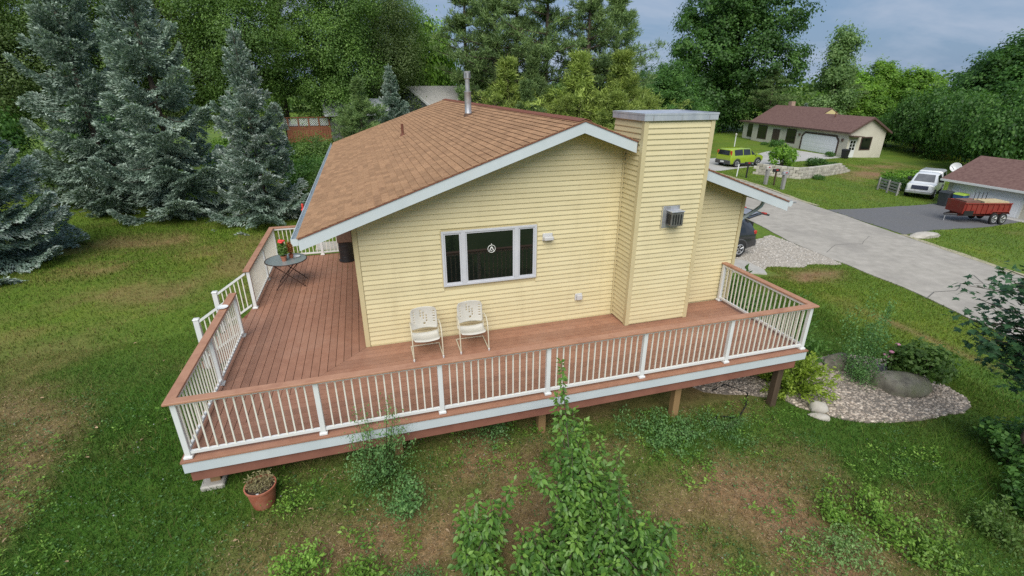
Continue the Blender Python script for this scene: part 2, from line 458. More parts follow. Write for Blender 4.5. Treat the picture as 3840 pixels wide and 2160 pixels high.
# grass colour: shared by the sheet and the blades (attributes dry and var)
def grass_mat(name, blade):
    m = bpy.data.materials.new(name); m.use_nodes = True
    nt = m.node_tree; L = nt.links; b = nt.nodes['Principled BSDF']; out = nt.nodes['Material Output']
    ad = nd(nt, 'ShaderNodeAttribute', attribute_name='dry')
    g = nd(nt, 'ShaderNodeNewGeometry')
    n1 = nd(nt, 'ShaderNodeTexNoise', Scale=.35, Detail=8, Roughness=.6); L.new(g.outputs['Position'], n1.inputs['Vector'])
    n2 = nd(nt, 'ShaderNodeTexNoise', Scale=6.0, Detail=6, Roughness=.75); L.new(g.outputs['Position'], n2.inputs['Vector'])
    n3 = nd(nt, 'ShaderNodeTexNoise', Scale=45., Detail=4, Roughness=.7); L.new(g.outputs['Position'], n3.inputs['Vector'])
    c1 = ramp(nt, n1.outputs['Fac'], [(.042, .105, .014), (.058, .135, .016), (.115, .175, .026)], [.3, .52, .75])
    c2 = ramp(nt, n2.outputs['Fac'], [(.030, .072, .012), (.066, .142, .018), (.14, .205, .034)], [.25, .5, .8])
    mx = nd(nt, 'ShaderNodeMixRGB'); mx.inputs[0].default_value = .45; L.new(c1, mx.inputs[1]); L.new(c2, mx.inputs[2])
    dr = ramp(nt, n2.outputs['Fac'], [(.135, .070, .036), (.26, .148, .078), (.40, .26, .145)], [.25, .5, .78])
    # dry factor broken up by noise
    ma = nd(nt, 'ShaderNodeMath', operation='MULTIPLY_ADD'); ma.inputs[1].default_value = .9; ma.inputs[2].default_value = -.45
    L.new(n3.outputs['Fac'], ma.inputs[0])
    md = nd(nt, 'ShaderNodeMath', operation='ADD', use_clamp=True); L.new(ad.outputs['Fac'], md.inputs[0]); L.new(ma.outputs[0], md.inputs[1])
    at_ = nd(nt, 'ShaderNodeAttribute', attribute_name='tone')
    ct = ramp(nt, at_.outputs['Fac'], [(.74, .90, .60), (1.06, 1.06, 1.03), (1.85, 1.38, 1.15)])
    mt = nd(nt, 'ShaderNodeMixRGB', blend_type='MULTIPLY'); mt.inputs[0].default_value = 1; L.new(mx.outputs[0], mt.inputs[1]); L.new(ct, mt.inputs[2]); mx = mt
    m2 = nd(nt, 'ShaderNodeMixRGB'); L.new(md.outputs[0] if not blade else ad.outputs['Fac'], m2.inputs[0]); L.new(mx.outputs[0], m2.inputs[1]); L.new(dr, m2.inputs[2])
    c = m2.outputs[0]
    if blade:
        av = nd(nt, 'ShaderNodeAttribute', attribute_name='var')
        mr = nd(nt, 'ShaderNodeMapRange'); mr.inputs['To Min'].default_value = .6; mr.inputs['To Max'].default_value = 1.75; L.new(av.outputs['Fac'], mr.inputs['Value'])
    else:
        mr = nd(nt, 'ShaderNodeMapRange'); mr.inputs['From Min'].default_value = .3; mr.inputs['From Max'].default_value = .7; mr.inputs['To Min'].default_value = .62; mr.inputs['To Max'].default_value = 1.35; L.new(n3.outputs['Fac'], mr.inputs['Value'])
    hs = nd(nt, 'ShaderNodeHueSaturation'); L.new(mr.outputs[0], hs.inputs['Value']); L.new(c, hs.inputs['Color'])
    L.new(hs.outputs[0], b.inputs['Base Color']); b.inputs['Roughness'].default_value = .7; b.inputs['Specular IOR Level'].default_value = .2
    if blade:
        t = nd(nt, 'ShaderNodeBsdfTranslucent'); L.new(hs.outputs[0], t.inputs[0])
        ms = nd(nt, 'ShaderNodeMixShader'); ms.inputs[0].default_value = .3
        L.new(b.outputs[0], ms.inputs[1]); L.new(t.outputs[0], ms.inputs[2]); L.new(ms.outputs[0], out.inputs['Surface'])
    else:
        bp = nd(nt, 'ShaderNodeBump', Strength=.7, Distance=.03); L.new(n3.outputs['Fac'], bp.inputs['Height']); L.new(bp.outputs[0], b.inputs['Normal'])
    return m
m_ground = grass_mat('lawn_ground', False)
m_blade = grass_mat('grass_blade', True)
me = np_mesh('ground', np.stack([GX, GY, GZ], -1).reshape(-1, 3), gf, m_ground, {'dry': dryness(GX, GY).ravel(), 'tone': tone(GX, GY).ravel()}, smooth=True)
tag(link('ground', me), kind='structure')

def smooth_poly(poly, jit=0.0, step=.6, seed=1):
    out = []
    n = len(poly)
    for i in range(n):
        a = np.array(poly[i], float); b = np.array(poly[(i + 1) % n], float)
        k = max(1, int(np.linalg.norm(b - a) / step))
        for j in range(k):
            out.append(a + (b - a) * j / k)
    out = np.array(out)
    if jit:
        r = np.random.default_rng(seed)
        out += r.normal(0, jit, out.shape)
    return out
def inside(poly, x, y):
    poly = np.asarray(poly, float); c = np.zeros(x.shape, bool)
    j = len(poly) - 1
    for i in range(len(poly)):
        xi, yi = poly[i]; xj, yj = poly[j]
        if yi != yj:
            c ^= ((yi > y) != (yj > y)) & (x < (xj - xi) * (y - yi) / (yj - yi) + xi)
        j = i
    return c
def patch(name, poly, off, material, step=1.0, skirt=.05, kind='structure'):
    bm = bmesh.new()
    vs = [bm.verts.new((p[0], p[1], 0)) for p in poly]
    bm.faces.new(vs)
    xs = [p[0] for p in poly]; ys = [p[1] for p in poly]
    for ax, lo, hi in ((0, min(xs), max(xs)), (1, min(ys), max(ys))):
        k = math.ceil(lo / step) * step
        while k < hi:
            co = [0, 0, 0]; no = [0, 0, 0]; co[ax] = k + 1e-4; no[ax] = 1
            bmesh.ops.bisect_plane(bm, geom=bm.verts[:] + bm.edges[:] + bm.faces[:], plane_co=co, plane_no=no)
            k += step
    bd = [e for e in bm.edges if e.is_boundary]
    r = bmesh.ops.extrude_edge_only(bm, edges=bd)
    low = set(v for v in r['geom'] if isinstance(v, bmesh.types.BMVert))
    vv = bm.verts[:]
    z = H(np.array([v.co.x for v in vv]), np.array([v.co.y for v in vv]))
    for v, h in zip(vv, z): v.co.z = h + (off - skirt - off if v in low else off)
    bmesh.ops.recalc_face_normals(bm, faces=bm.faces)
    me = bpy.data.meshes.new(name); bm.to_mesh(me); bm.free()
    for p in me.polygons: p.use_smooth = False
    me.materials.append(material)
    return tag(link(name, me), kind=kind)

# ------------------------------------------------------------------ road and drives
m_road = mat('worn_asphalt', [(.32, .295, .255), (.375, .345, .30), (.43, .395, .345)], scale=2.2, rough=.9, bump=.25, bscale=120, spec=.25, dirt=(.285, .262, .232, 1), dscale=.35, dpos=(.5, .72))
m_gravel = mat('limestone_gravel', [(.22, .195, .16), (.40, .355, .30), (.54, .49, .42)], scale=11, rough=.95, bump=1.0, bscale=26, spec=.2, pos=(.32, .68), dirt=(.34, .30, .24, 1), dscale=.5, dpos=(.5, .75))
m_asphalt = mat('dark_asphalt', [(.12, .12, .125), (.17, .168, .172)], scale=9, rough=.9, bump=.4, bscale=50, spec=.25, dirt=(.15, .145, .14, 1), dscale=.6)
m_drive = mat('concrete_drive', [(.40, .385, .36), (.47, .455, .43)], scale=2, rough=.85, bump=.1, dirt=(.35, .335, .31, 1), dscale=.5)
m_shoulder = mat('road_edge', [(.30, .27, .17), (.42, .38, .26)], scale=5, rough=.95)
m_crack = mat('tar_crack', [(.12, .112, .10), (.17, .16, .145)], scale=9, rough=.8)

near_edge = [(17.2, -20), (18.2, -6), (18.86, -.5), (19.67, 3.1), (19.86, 6.4), (20.2, 9.2), (21.0, 11.9), (22.6, 20), (24.6, 32), (27, 46), (30, 70)]
far_edge = [(36.2, 70), (33.2, 46), (31.0, 32), (29.3, 19.8), (28.4, 15.4), (26.85, 8.5), (25.76, 3.5), (24.6, -6), (23.4, -20)]
road_poly = smooth_poly(near_edge + far_edge, .03, .7, 4)
patch('road', road_poly, .034, m_road)
def strip(name, path, w, off, material, jit=.02, seed=3, kind='structure'):
    P = []
    for i in range(len(path) - 1):
        a = np.array(path[i], float); b = np.array(path[i + 1], float)
        k = max(1, int(np.linalg.norm(b - a) / .5))
        for j in range(k): P.append(a + (b - a) * j / k)
    P.append(np.array(path[-1], float))
    P = np.array(P); r = np.random.default_rng(seed)
    T = np.gradient(P, axis=0); T /= np.linalg.norm(T, axis=1)[:, None]; Nn = np.stack([-T[:, 1], T[:, 0]], 1)
    P = P + r.normal(0, jit, P.shape)
    ww = w * (.7 + .6 * r.random(len(P)))
    A = P + Nn * ww[:, None] / 2; B = P - Nn * ww[:, None] / 2
    V = np.concatenate([np.c_[A, H(A[:, 0], A[:, 1]) + off], np.c_[B, H(B[:, 0], B[:, 1]) + off]])
    n = len(P); F = [(i, i + 1, n + i + 1, n + i) for i in range(n - 1)]
    return tag(link(name, np_mesh(name, V, np.array(F), material)), kind=kind)
strip('road_shoulder', [(25.0, -6), (25.9, 3.5), (27.0, 8.5)], .35, .039, m_shoulder, .03)
strip('road_shoulder', [(28.6, 15.4), (29.5, 19.8), (31.2, 32)], .35, .039, m_shoulder, .03)
strip('road_crack', [(19.4, 2.0), (20.3, 2.3), (21.2, 2.2), (22.2, 2.6), (23.1, 2.5), (23.8, 3.1)], .035, .042, m_crack, .05, 5)
strip('road_crack', [(23.1, 2.55), (23.5, 1.6), (24.3, 1.2)], .025, .042, m_crack, .05, 6)
strip('road_crack', [(20.5, 7.2), (21.9, 7.9), (23.2, 7.7), (24.9, 8.6)], .02, .042, m_crack, .06, 8)
gravel_poly = smooth_poly([(20.15, 10.2), (18.3, 9.6), (15, 10.4), (9, 10.6), (8.9, 5.9), (13.6, 5.95), (14.9, 5.85), (15.7, 5.8), (16.6, 6.2), (17.6, 5.9), (18.7, 6.05), (19.8, 5.6), (19.86, 6.4), (20.1, 9.2)], .07, .4, 9)
patch('gravel_driveway', gravel_poly, .022, m_gravel, .5)
patch('concrete_walk', smooth_poly([(15.66, 5.8), (15.37, 5.32), (14.66, 5.62), (13.4, 6.1), (9.0, 6.15), (9.0, 7.4), (13.6, 7.45), (15.2, 7.5), (15.72, 7.0)]), .05, m_concrete)
ASPH = smooth_poly([(28.2, 14.2), (30.4, 14.35), (34.5, 15.0), (39.0, 15.3), (39.9, 15.3), (40.0, 10.2), (38.3, 9.9), (34.5, 9.3), (30.2, 9.1), (27.1, 8.5)], .03, .6)
patch('asphalt_driveway', ASPH, .026, m_asphalt)
CONC = smooth_poly([(31.0, 29.0), (31.8, 29.0), (34.5, 30.0), (37.2, 31.0), (41, 32.2), (45.3, 33.9), (50, 34.9), (54.4, 36.0), (53.6, 43.4), (49, 41.6), (44.1, 38.7), (36.4, 36.4), (31.3, 35.0), (30.9, 31.5)])
patch('concrete_driveway', CONC, .026, m_drive)
patch('concrete_apron', smooth_poly([(39.9, 15.4), (40.4, 15.4), (40.6, 9.4), (39.0, 9.3), (38.9, 10.1)]), .03, m_drive)
patch('patio_slab', smooth_poly([(-1.75, 9.7), (-1.75, 10.7), (1.5, 10.9), (1.5, 9.7)]), .05, m_concrete)
bed_poly = smooth_poly([(8.69, -2.25), (8.83, -2.52), (9.09, -2.91), (9.48, -3.15), (9.95, -3.32), (10.72, -3.44), (11.6, -3.5), (12.53, -3.46), (13.1, -3.36), (13.39, -3.1), (13.5, -2.6), (13.45, -1.9), (13.2, -1.25), (12.56, -.87), (11.64, -.8), (10.75, -.95), (9.24, -.9), (8.3, -.8), (7.0, -.6), (6.6, -1.2), (7.0, -1.75), (8.0, -2.1)], .03, .25, 2)
m_bed = mat('bed_sand', [(.17, .14, .115), (.27, .23, .19)], scale=25, rough=.95, bump=.6, bscale=60)
patch('stone_bed', bed_poly, .02, m_bed, .5)

# round stones of the bed, too many to count
def stones(name, poly, n, rmin, rmax, material, off=.02, seed=2):
    r = np.random.default_rng(seed); poly = np.asarray(poly)
    lo = poly.min(0); hi = poly.max(0); pts = []
    while len(pts) < n:
        q = r.random((n, 2)) * (hi - lo) + lo
        q = q[inside(poly, q[:, 0], q[:, 1])]
        pts += list(q)
    P = np.array(pts[:n]); z = H(P[:, 0], P[:, 1]) + off
    base = np.array([(1, 0, 0), (0, 1, 0), (-1, 0, 0), (0, -1, 0), (.45, .45, .75), (-.45, .45, .75), (-.45, -.45, .75), (.45, -.45, .75)], float)
    fc = np.array([(0, 1, 4), (1, 5, 4), (1, 2, 5), (2, 6, 5), (2, 3, 6), (3, 7, 6), (3, 0, 7), (0, 4, 7), (4, 5, 6), (4, 6, 7)])
    rad = rmin + (rmax - rmin) * r.random(n) ** 2; th = r.random(n) * 6.28
    ex = .75 + .5 * r.random(n)
    V = base[None] * np.stack([rad * ex, rad / ex, rad * .75], 1)[:, None]
    V = V * (1 + .18 * r.normal(0, 1, V.shape[:2] + (1,)))
    c, s_ = np.cos(th)[:, None], np.sin(th)[:, None]
    X = V[..., 0] * c - V[..., 1] * s_ + P[:, 0:1]; Y = V[..., 0] * s_ + V[..., 1] * c + P[:, 1:2]; Z = V[..., 2] + z[:, None]
    VV = np.stack([X, Y, Z], -1).reshape(-1, 3)
    F = (fc[None] + (np.arange(n) * 8)[:, None, None]).reshape(-1, 3)
    me = np_mesh(name, VV, F, material, {'var': np.repeat(r.random(n), 8)})
    return tag(link(name, me), kind='stuff')
m_pebble = mat('river_pebble', [(.27, .215, .17), (.39, .325, .265), (.50, .44, .37)], scale=14, rough=.8, var='attr', vstr=.45)
stones('river_stones', bed_poly, 5200, .022, .05, m_pebble, .015, 5)
stones('driveway_stones', gravel_poly, 4500, .02, .045, mat('limestone_chip', [(.30, .28, .25), (.50, .47, .43)], scale=14, rough=.9, var='attr', vstr=.4), .02, 6)

# ------------------------------------------------------------------ grass blades and small weeds (nobody could count them)
DECK_FOOT = [(-2.5, -2.55), (8.5, -2.55), (8.5, 16), (-2.5, 16)]
def grass_pts(n, x0, x1, y0, y1, seed):
    r = np.random.default_rng(seed)
    x = r.uniform(x0, x1, n); y = r.uniform(y0, y1, n)
    bad = inside(bed_poly, x, y) | inside(gravel_poly, x, y) | inside(road_poly, x, y)
    bad |= (x > -2.3) & (x < 8.7) & (y > -2.2) & (y < 15.5)
    for q_ in (ASPH, CONC): bad |= inside(q_, x, y)
    bad |= (x > 39.3) & (x < 47) & (y > 3) & (y < 16)
    bad |= (x > 8.6) & (y > 5.1) & (y < 10.6) & (x < 15.9)
    return x[~bad], y[~bad]
def view_keep(x, y, z, marg=.08):
    # keep only what a camera near the photograph's place could see
    d = np.stack([x - cam.location.x, y - cam.location.y, z - cam.location.z], 1)
    f = np.array([.2634, .8848, -.3839])
    rr = np.array([.9584, -.2854, 0]); 
    uu = np.cross(rr, f)
    w = d @ f
    return (w > 1) & (np.abs(d @ rr) < w * (1.052 + marg) + 1.0) & (np.abs(d @ uu) < w * (.592 + marg) + 1.0)
BV, BF, BD, BR, BT = [], [], [], [], []
cnt = 0
def blades(x, y, hgt, wid, seed, lean=.6):
    global cnt
    r = np.random.default_rng(seed)
    z = H(x, y)
    k = view_keep(x, y, z); x, y, z = x[k], y[k], z[k]
    d = dryness(x, y)
    keep = r.random(len(x)) > np.clip(d * 1.5 - .3, 0, .86)
    x, y, z, d = x[keep], y[keep], z[keep], d[keep]
    n = len(x)
    th = r.uniform(0, 2 * pi, n); h = hgt * r.uniform(.5, 1.3, n) * (1 + .5 * blobs(x, y, LUSH)); w = wid * r.uniform(.7, 1.3, n)
    la = r.uniform(0, 2 * pi, n); ll = h * r.uniform(.1, lean * 1.6, n)
    a = np.stack([x - np.cos(th) * w, y - np.sin(th) * w, z - .01], 1)
    b = np.stack([x + np.cos(th) * w, y + np.sin(th) * w, z - .01], 1)
    c = np.stack([x + np.cos(la) * ll, y + np.sin(la) * ll, z + h], 1)
    BV.append(np.stack([a, b, c], 1).reshape(-1, 3))
    BF.append(np.arange(n * 3).reshape(-1, 3) + cnt); cnt += n * 3
    dd = np.clip(d * 1.2 + r.normal(0, .18, n), 0, 1)
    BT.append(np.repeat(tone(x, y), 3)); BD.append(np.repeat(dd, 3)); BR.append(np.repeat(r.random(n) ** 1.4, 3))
blades(*grass_pts(360000, -9, 14.5, -7.2, 3, 21), .055, .006, 31)
blades(*grass_pts(26000, -9, 12, -7, 2, 41), .12, .007, 42, 1.0)
blades(*grass_pts(110000, -12, 17, 3, 16, 22), .07, .011, 32)
blades(*grass_pts(60000, 13, 20, -8, 10, 24), .07, .012, 33)
blades(*grass_pts(45000, -22, 2, 8, 26, 25), .09, .018, 34)
blades(*grass_pts(110000, 25, 56, 4, 36, 26), .08, .016, 35)
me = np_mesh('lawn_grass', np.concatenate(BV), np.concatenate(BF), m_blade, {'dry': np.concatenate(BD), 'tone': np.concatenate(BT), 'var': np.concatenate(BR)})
tag(link('lawn_grass', me), kind='stuff')
del BV, BF
# ------------------------------------------------------------------ the yellow house
W, HW, LB = 8.80, 2.53, 15.0
C1, C2, CD, HC = 5.545, 7.118, .649, 4.33
XR, ZR, XL, XE = 4.387, 4.367, -.869, 9.55
SL, SR = .3474, .3552
YF, YB = -.5, 15.43
def rooftop(x): return ZR - SL * (XR - x) if x < XR else ZR - SR * (x - XR)
def under(x): return rooftop(x) - .19
house = thing('house', 'yellow clapboard house with tan shingled roof and tall sided chimney', 'house')
# core walls
core = MB().prism([(.03, -2.4), (8.77, -2.4), (8.77, under(8.77)), (XR, under(XR)), (.03, under(.03))], 1, .03, LB)
core.build('wall', m_trim_y, house)
box_obj('foundation', .06, 8.74, .0, .028, -2.4, -.02, m_block, house)

EXP = .1016
def board(parent, O, U, N, z0, ua, ub, e=EXP):
    # ua, ub = (u at bottom, u at top) of the two ends
    U = Vector(U); N = Vector(N); O = Vector(O)
    prof = [(.001, .006, 0), (.022, 0, 0), (.0235, .013, 0), (.004, e + .004, 1), (.001, e + .004, 1)]
    V = []
    for (n_, dz, t) in prof:
        k = dz / e
        u = ua[0] + (ua[1] - ua[0]) * k
        V.append(O + U * u + N * n_ + Vector((0, 0, z0 + dz)))
    for (n_, dz, t) in prof:
        k = dz / e
        u = ub[0] + (ub[1] - ub[0]) * k
        V.append(O + U * u + N * n_ + Vector((0, 0, z0 + dz)))
    n = 5
    F = [tuple(range(n)), tuple(range(2 * n - 1, n - 1, -1))] + [((i + 1) % n, i, n + i, n + (i + 1) % n) for i in range(n)]
    MB().add(V, F).build('siding_board', m_siding, parent)

WX1, WX2, WZ1, WZ2 = 1.655, 3.649, 1.141, 2.307     # window outside
def lx(z): return max(.09, XR - (ZR - .19 - z) / SL)
def rx(z): return min(W - .09, XR + (ZR - .19 - z) / SR)
k = 0
while True:
    z0 = .02 + k * EXP; z1 = z0 + EXP
    if z1 > under(XR) - .02: break
    la, lb = lx(z0), lx(z1)
    ra, rb = rx(z0), rx(z1)
    segs = []
    lim = C1 - .012
    e0 = (min(ra, lim), min(rb, lim))
    if z0 < WZ2 + .02 and z1 > WZ1 - .02:
        segs.append(((la, lb), (WX1 + .01, WX1 + .01)))
        segs.append(((WX2 - .01, WX2 - .01), e0))
    else:
        if e0[0] > la + .05: segs.append(((la, lb), e0))
    if ra > C2 + .15:
        segs.append(((C2 + .012, C2 + .012), (ra, max(rb, C2 + .05))))
    for a, b in segs: board(house, (0, .03, 0), (1, 0, 0), (0, -1, 0), z0, a, b)
    k += 1
for k in range(24):                                  # the side wall over the deck
    board(house, (.03, 0, 0), (0, 1, 0), (-1, 0, 0), .02 + k * EXP, (.09, .09), (LB, LB))
# corner boards
def corner(x, y, sx, sy, z0, z1, parent=house, w=.085):
    b = MB()
    b.box(min(x, x + sx * w), max(x, x + sx * w), y - .006 * 1, y + .02, z0, z1)
    b.box(x - .006 if sx > 0 else x - .02, x + .02 if sx > 0 else x + .006, y + .0205, y + w, z0, z1)
    return b.build('corner_trim', m_trim_y, parent)
corner(-.004, .004, 1, 1, .0, under(0) + .03)
corner(8.804, .004, -1, 1, .0, under(8.8) + .03)
box_obj('base_trim', .1, C1, .0, .025, -.001, .018, m_trim_y, house)
# ---- chimney chase
chase = link('chimney_chase', MB().box(C1 + .02, C2 - .02, -CD + .02, .55, .004, HC).mesh('chimney_chase', m_trim_y), house)
nb = int((HC - .05) / EXP)
for k in range(nb):
    z0 = .03 + k * EXP
    board(chase, (0, -CD + .02, 0), (1, 0, 0), (0, -1, 0), z0, (C1 + .085, C1 + .085), (C2 - .085, C2 - .085))
    yb = .55 if z0 > 3.86 else .0
    board(chase, (C1 + .02, 0, 0), (0, 1, 0), (-1, 0, 0), z0, (-CD + .085, -CD + .085), (yb, yb))
    yb = .55 if z0 > 3.3 else .0
    board(chase, (C2 - .02, 0, 0), (0, 1, 0), (1, 0, 0), z0, (-CD + .085, -CD + .085), (yb, yb))
for sx, x in ((1, C1 - .004), (-1, C2 + .004)):
    b = MB()
    x2 = x + sx * .092
    b.box(min(x, x2), max(x, x2), -CD - .006, -CD + .018, .006, HC - .002)
    b.box(min(x, x + sx * .022), max(x, x + sx * .022), -CD + .0185, -CD + .09, .006, HC - .002)
    b.build('corner_trim', m_trim_y, chase)
box_obj('inside_corner', C1 - .03, C1 - .002, -.02, .008, .02, 3.75, m_trim_y, chase)
box_obj('inside_corner', C2 + .002, C2 + .03, -.02, .008, .02, 3.2, m_trim_y, chase)
cap = MB().box(C1 - .035, C2 + .035, -CD - .04, .60, HC, HC + .12)
cap = cap.build('chase_cap', m_capmetal, chase, bevel=.008)
for (x0, x1, y0, y1) in ((C1 - .04, C2 + .04, -CD - .045, -CD - .02), (C1 - .04, C2 + .04, .58, .605), (C1 - .04, C1 - .015, -CD - .0195, .5795), (C2 + .015, C2 + .04, -CD - .0195, .5795)):
    box_obj('cap_rim', x0, x1, y0, y1, HC + .105, HC + .14, m_capmetal, cap)
for i in range(3):
    box_obj('cap_seam', C1 + .15 + i * .62, C1 + .16 + i * .62, -CD - .046, -CD - .0405, HC + .004, HC + .1, m_galv, cap)
# wall vent of the fireplace, on the chase
vent = MB().box(6.14, 6.56, -CD - .012, -CD + .004, 2.2, 2.66).build('wall_vent', m_galv, house, bevel=.004)
box_obj('hood', 6.26, 6.55, -CD - .2, -CD - .013, 2.27, 2.56, mat('vent_hood_steel', [(.16, .155, .15), (.30, .29, .28)], scale=7, rough=.35, metal=.6), vent, bevel=.012)
box_obj('hood_top', 6.25, 6.56, -CD - .21, -CD - .014, 2.563, 2.585, m_capmetal, vent, bevel=.004)
box_obj('slot', 6.248, 6.2585, -CD - .17, -CD - .12, 2.31, 2.52, m_dark, vent)
box_obj('slot', 6.248, 6.2585, -CD - .09, -CD - .04, 2.31, 2.52, m_dark, vent)
for i in range(4):
    box_obj('louver', 6.29 + i * .06, 6.32 + i * .06, -CD - .204, -CD - .2005, 2.31, 2.52, m_dark, vent)
box_obj('flange', 6.145, 6.16, -CD - .02, -CD - .0125, 2.2, 2.66, m_trim_y, vent)

# ---- window
win = MB()
ow = .045
win.box(WX1, WX2, -.018, .03, WZ1, WZ1 + ow); win.box(WX1, WX2, -.018, .03, WZ2 - ow, WZ2)
win.box(WX1, WX1 + ow, -.018, .03, WZ1 + ow, WZ2 - ow); win.box(WX2 - ow, WX2, -.018, .03, WZ1 + ow, WZ2 - ow)
xm = [WX1 + .436, WX2 - .441]
for x in xm: win.box(x - .045, x + .045, -.018, .03, WZ1 + ow, WZ2 - ow)
win = win.build('window', m_vinylframe, house, bevel=.003)
def sash(x0, x1):
    s = MB(); w = .032; z0, z1 = WZ1 + ow, WZ2 - ow
    s.box(x0, x1, -.003, .02, z0, z0 + w); s.box(x0, x1, -.003, .02, z1 - w, z1)
    s.box(x0, x0 + w, -.003, .02, z0 + w, z1 - w); s.box(x1 - w, x1, -.003, .02, z0 + w, z1 - w)
    s.build('sash', m_vinylframe, win, bevel=.002)
    box_obj('pane', x0 + w - .004, x1 - w + .004, .008, .014, z0 + w - .004, z1 - w + .004, m_glass_dark, win)
sash(WX1 + ow, xm[0] - .045); sash(xm[0] + .045, xm[1] - .045); sash(xm[1] + .045, WX2 - ow)
m_jch = m_trim_y
for a in ((WX1 - .02, WX2 + .02, WZ1 - .022, WZ1 - .001), (WX1 - .02, WX2 + .02, WZ2 + .001, WZ2 + .022), (WX1 - .02, WX1 - .001, WZ1, WZ2), (WX2 + .001, WX2 + .02, WZ1, WZ2)):
    box_obj('casing', a[0], a[1], .006, .03, a[2], a[3], m_jch, win)
# floodlight box and outlet on the wall
lb = MB().box(3.78, 4.0, -.012, .014, 1.94, 2.1).build('light_box', mat('pale_grey_plastic', [(.50, .50, .50), (.58, .58, .57)], scale=5, rough=.4), house, bevel=.006)
box_obj('housing', 3.79, 4.0, -.11, -.0125, 1.96, 2.04, lb.data.materials[0], lb, bevel=.015)
ob = MB().box(4.59, 4.76, -.012, .014, .47, .63).build('outlet_box', lb.data.materials[0], house, bevel=.006)
box_obj('outlet_cover', 4.62, 4.75, -.075, -.0125, .49, .61, lb.data.materials[0], ob, bevel=.012)

# ---- roof
roof = MB()
t = .014
roof.prism([(XL, rooftop(XL) - t), (XR, ZR - t), (XR, ZR - .15), (XL + .02, rooftop(XL) - .15)], 1, YF + .035, YB)
roof.prism([(XE, rooftop(XE) - t), (XR + .0005, ZR - t - .0002), (XR + .0005, ZR - .1502), (XE - .02, rooftop(XE) - .15)], 1, YF + .035, YB)
roof = roof.build('roof', m_underlay, house)
def rake(xa, xb, name='rake_board'):
    pts = [(xa, rooftop(xa) - .016), (xb, rooftop(xb) - .016), (xb, rooftop(xb) - .235), (xa, rooftop(xa) - .235)]
    MB().prism(pts, 1, YF, YF + .032).build(name, m_fascia, house)
    pts = [(xa, rooftop(xa) - .012), (xb, rooftop(xb) - .012), (xb, rooftop(xb) - .03), (xa, rooftop(xa) - .03)]
    MB().prism(pts, 1, YF - .016, YF - .002).build('drip_edge', m_ridge, house)
rake(XL, XR - .0005); rake(XR + .0005, C1 - .03); rake(C2 + .03, XE)
# soffits
MB().prism([(XL + .02, rooftop(XL) - .153), (0.0, under(0) + .033), (0.0, under(0) + .013), (XL + .02, rooftop(XL) - .173)], 1, YF + .04, YB - .02).build('soffit', m_trim_y, house)
def gsoff(xa, xb):
    MB().prism([(xa, rooftop(xa) - .153), (xb, rooftop(xb) - .153), (xb, rooftop(xb) - .173), (xa, rooftop(xa) - .173)], 1, YF + .04, .0).build('soffit', m_trim_y, house)
gsoff(0.002, XR - .001); gsoff(XR + .001, C1 - .01); gsoff(C2 + .01, 8.8)
MB().prism([(8.802, rooftop(8.802) - .153), (XE - .02, rooftop(XE) - .153), (XE - .02, rooftop(XE) - .173), (8.802, rooftop(8.802) - .173)], 1, YF + .04, YB - .02).build('soffit', m_trim_y, house)
# gutters
def gutter(x0, sx):
    zt = rooftop(XL if sx < 0 else XE) - .012
    pr = [(0, 0), (0, -.115), (.02, -.125), (.085, -.125), (.115, -.07), (.115, 0), (.105, 0), (.105, -.066), (.08, -.115), (.022, -.115), (.01, -.105), (.01, 0)]
    pr = [(x0 + sx * p[0], zt + p[1]) for p in pr]
    g = MB().prism(pr, 1, YF + .002, YB - .01).build('gutter', m_fascia, house)
    MB().prism([(x0 + sx * p[0], zt + p[1]) for p in ((0.001, 0), (.001, -.12), (.085, -.1255), (.116, -.07), (.116, 0.001))], 1, YF - .002, YF + .0015).build('gutter_end', m_fascia, g)
    return g
gutter(XL - .002, -1)
gr = gutter(XE + .002, 1)
zt = rooftop(XE) - .137
MB().tube([(9.60, .3, zt + .02), (9.60, .3, zt - .08), (9.56, .3, zt - .16), (9.44, .3, zt - .24), (9.0, .3, zt - .47), (8.88, .3, zt - .56), (8.855, .3, zt - .68), (8.855, .3, -1.6)], .042, 8).build('downspout', m_fascia, house, smooth=40)
box_obj('gutter_bracket', 9.66, 9.78, -.49, -.46, rooftop(XE) - .07, rooftop(XE) - .045, m_galv, gr)

# ---- shingles: individual tabs nearest the camera, the rest as one part
TABW, TE = .3048, .143
ang = math.atan(SL)
def tab_verts(w, h):
    x0, x1 = .006, w - .006
    return np.array([(x0, -.004, .009), (x1, -.004, .009), (x1, h, .001), (x0, h, .001), (x0, -.004, .021), (x1, -.004, .021), (x1, h, .007), (x0, h, .007)])
TF = np.array([(0, 3, 2, 1), (4, 5, 6, 7), (0, 1, 5, 4), (1, 2, 6, 5), (2, 3, 7, 6), (3, 0, 4, 7)])
tab_me = MB().add(tab_verts(TABW, TE + .012), [tuple(f) for f in TF]).mesh('shingle', m_shingle, fix=False)
tab_me.materials.append(m_butt)
tab_me.polygons[2].material_index = 1
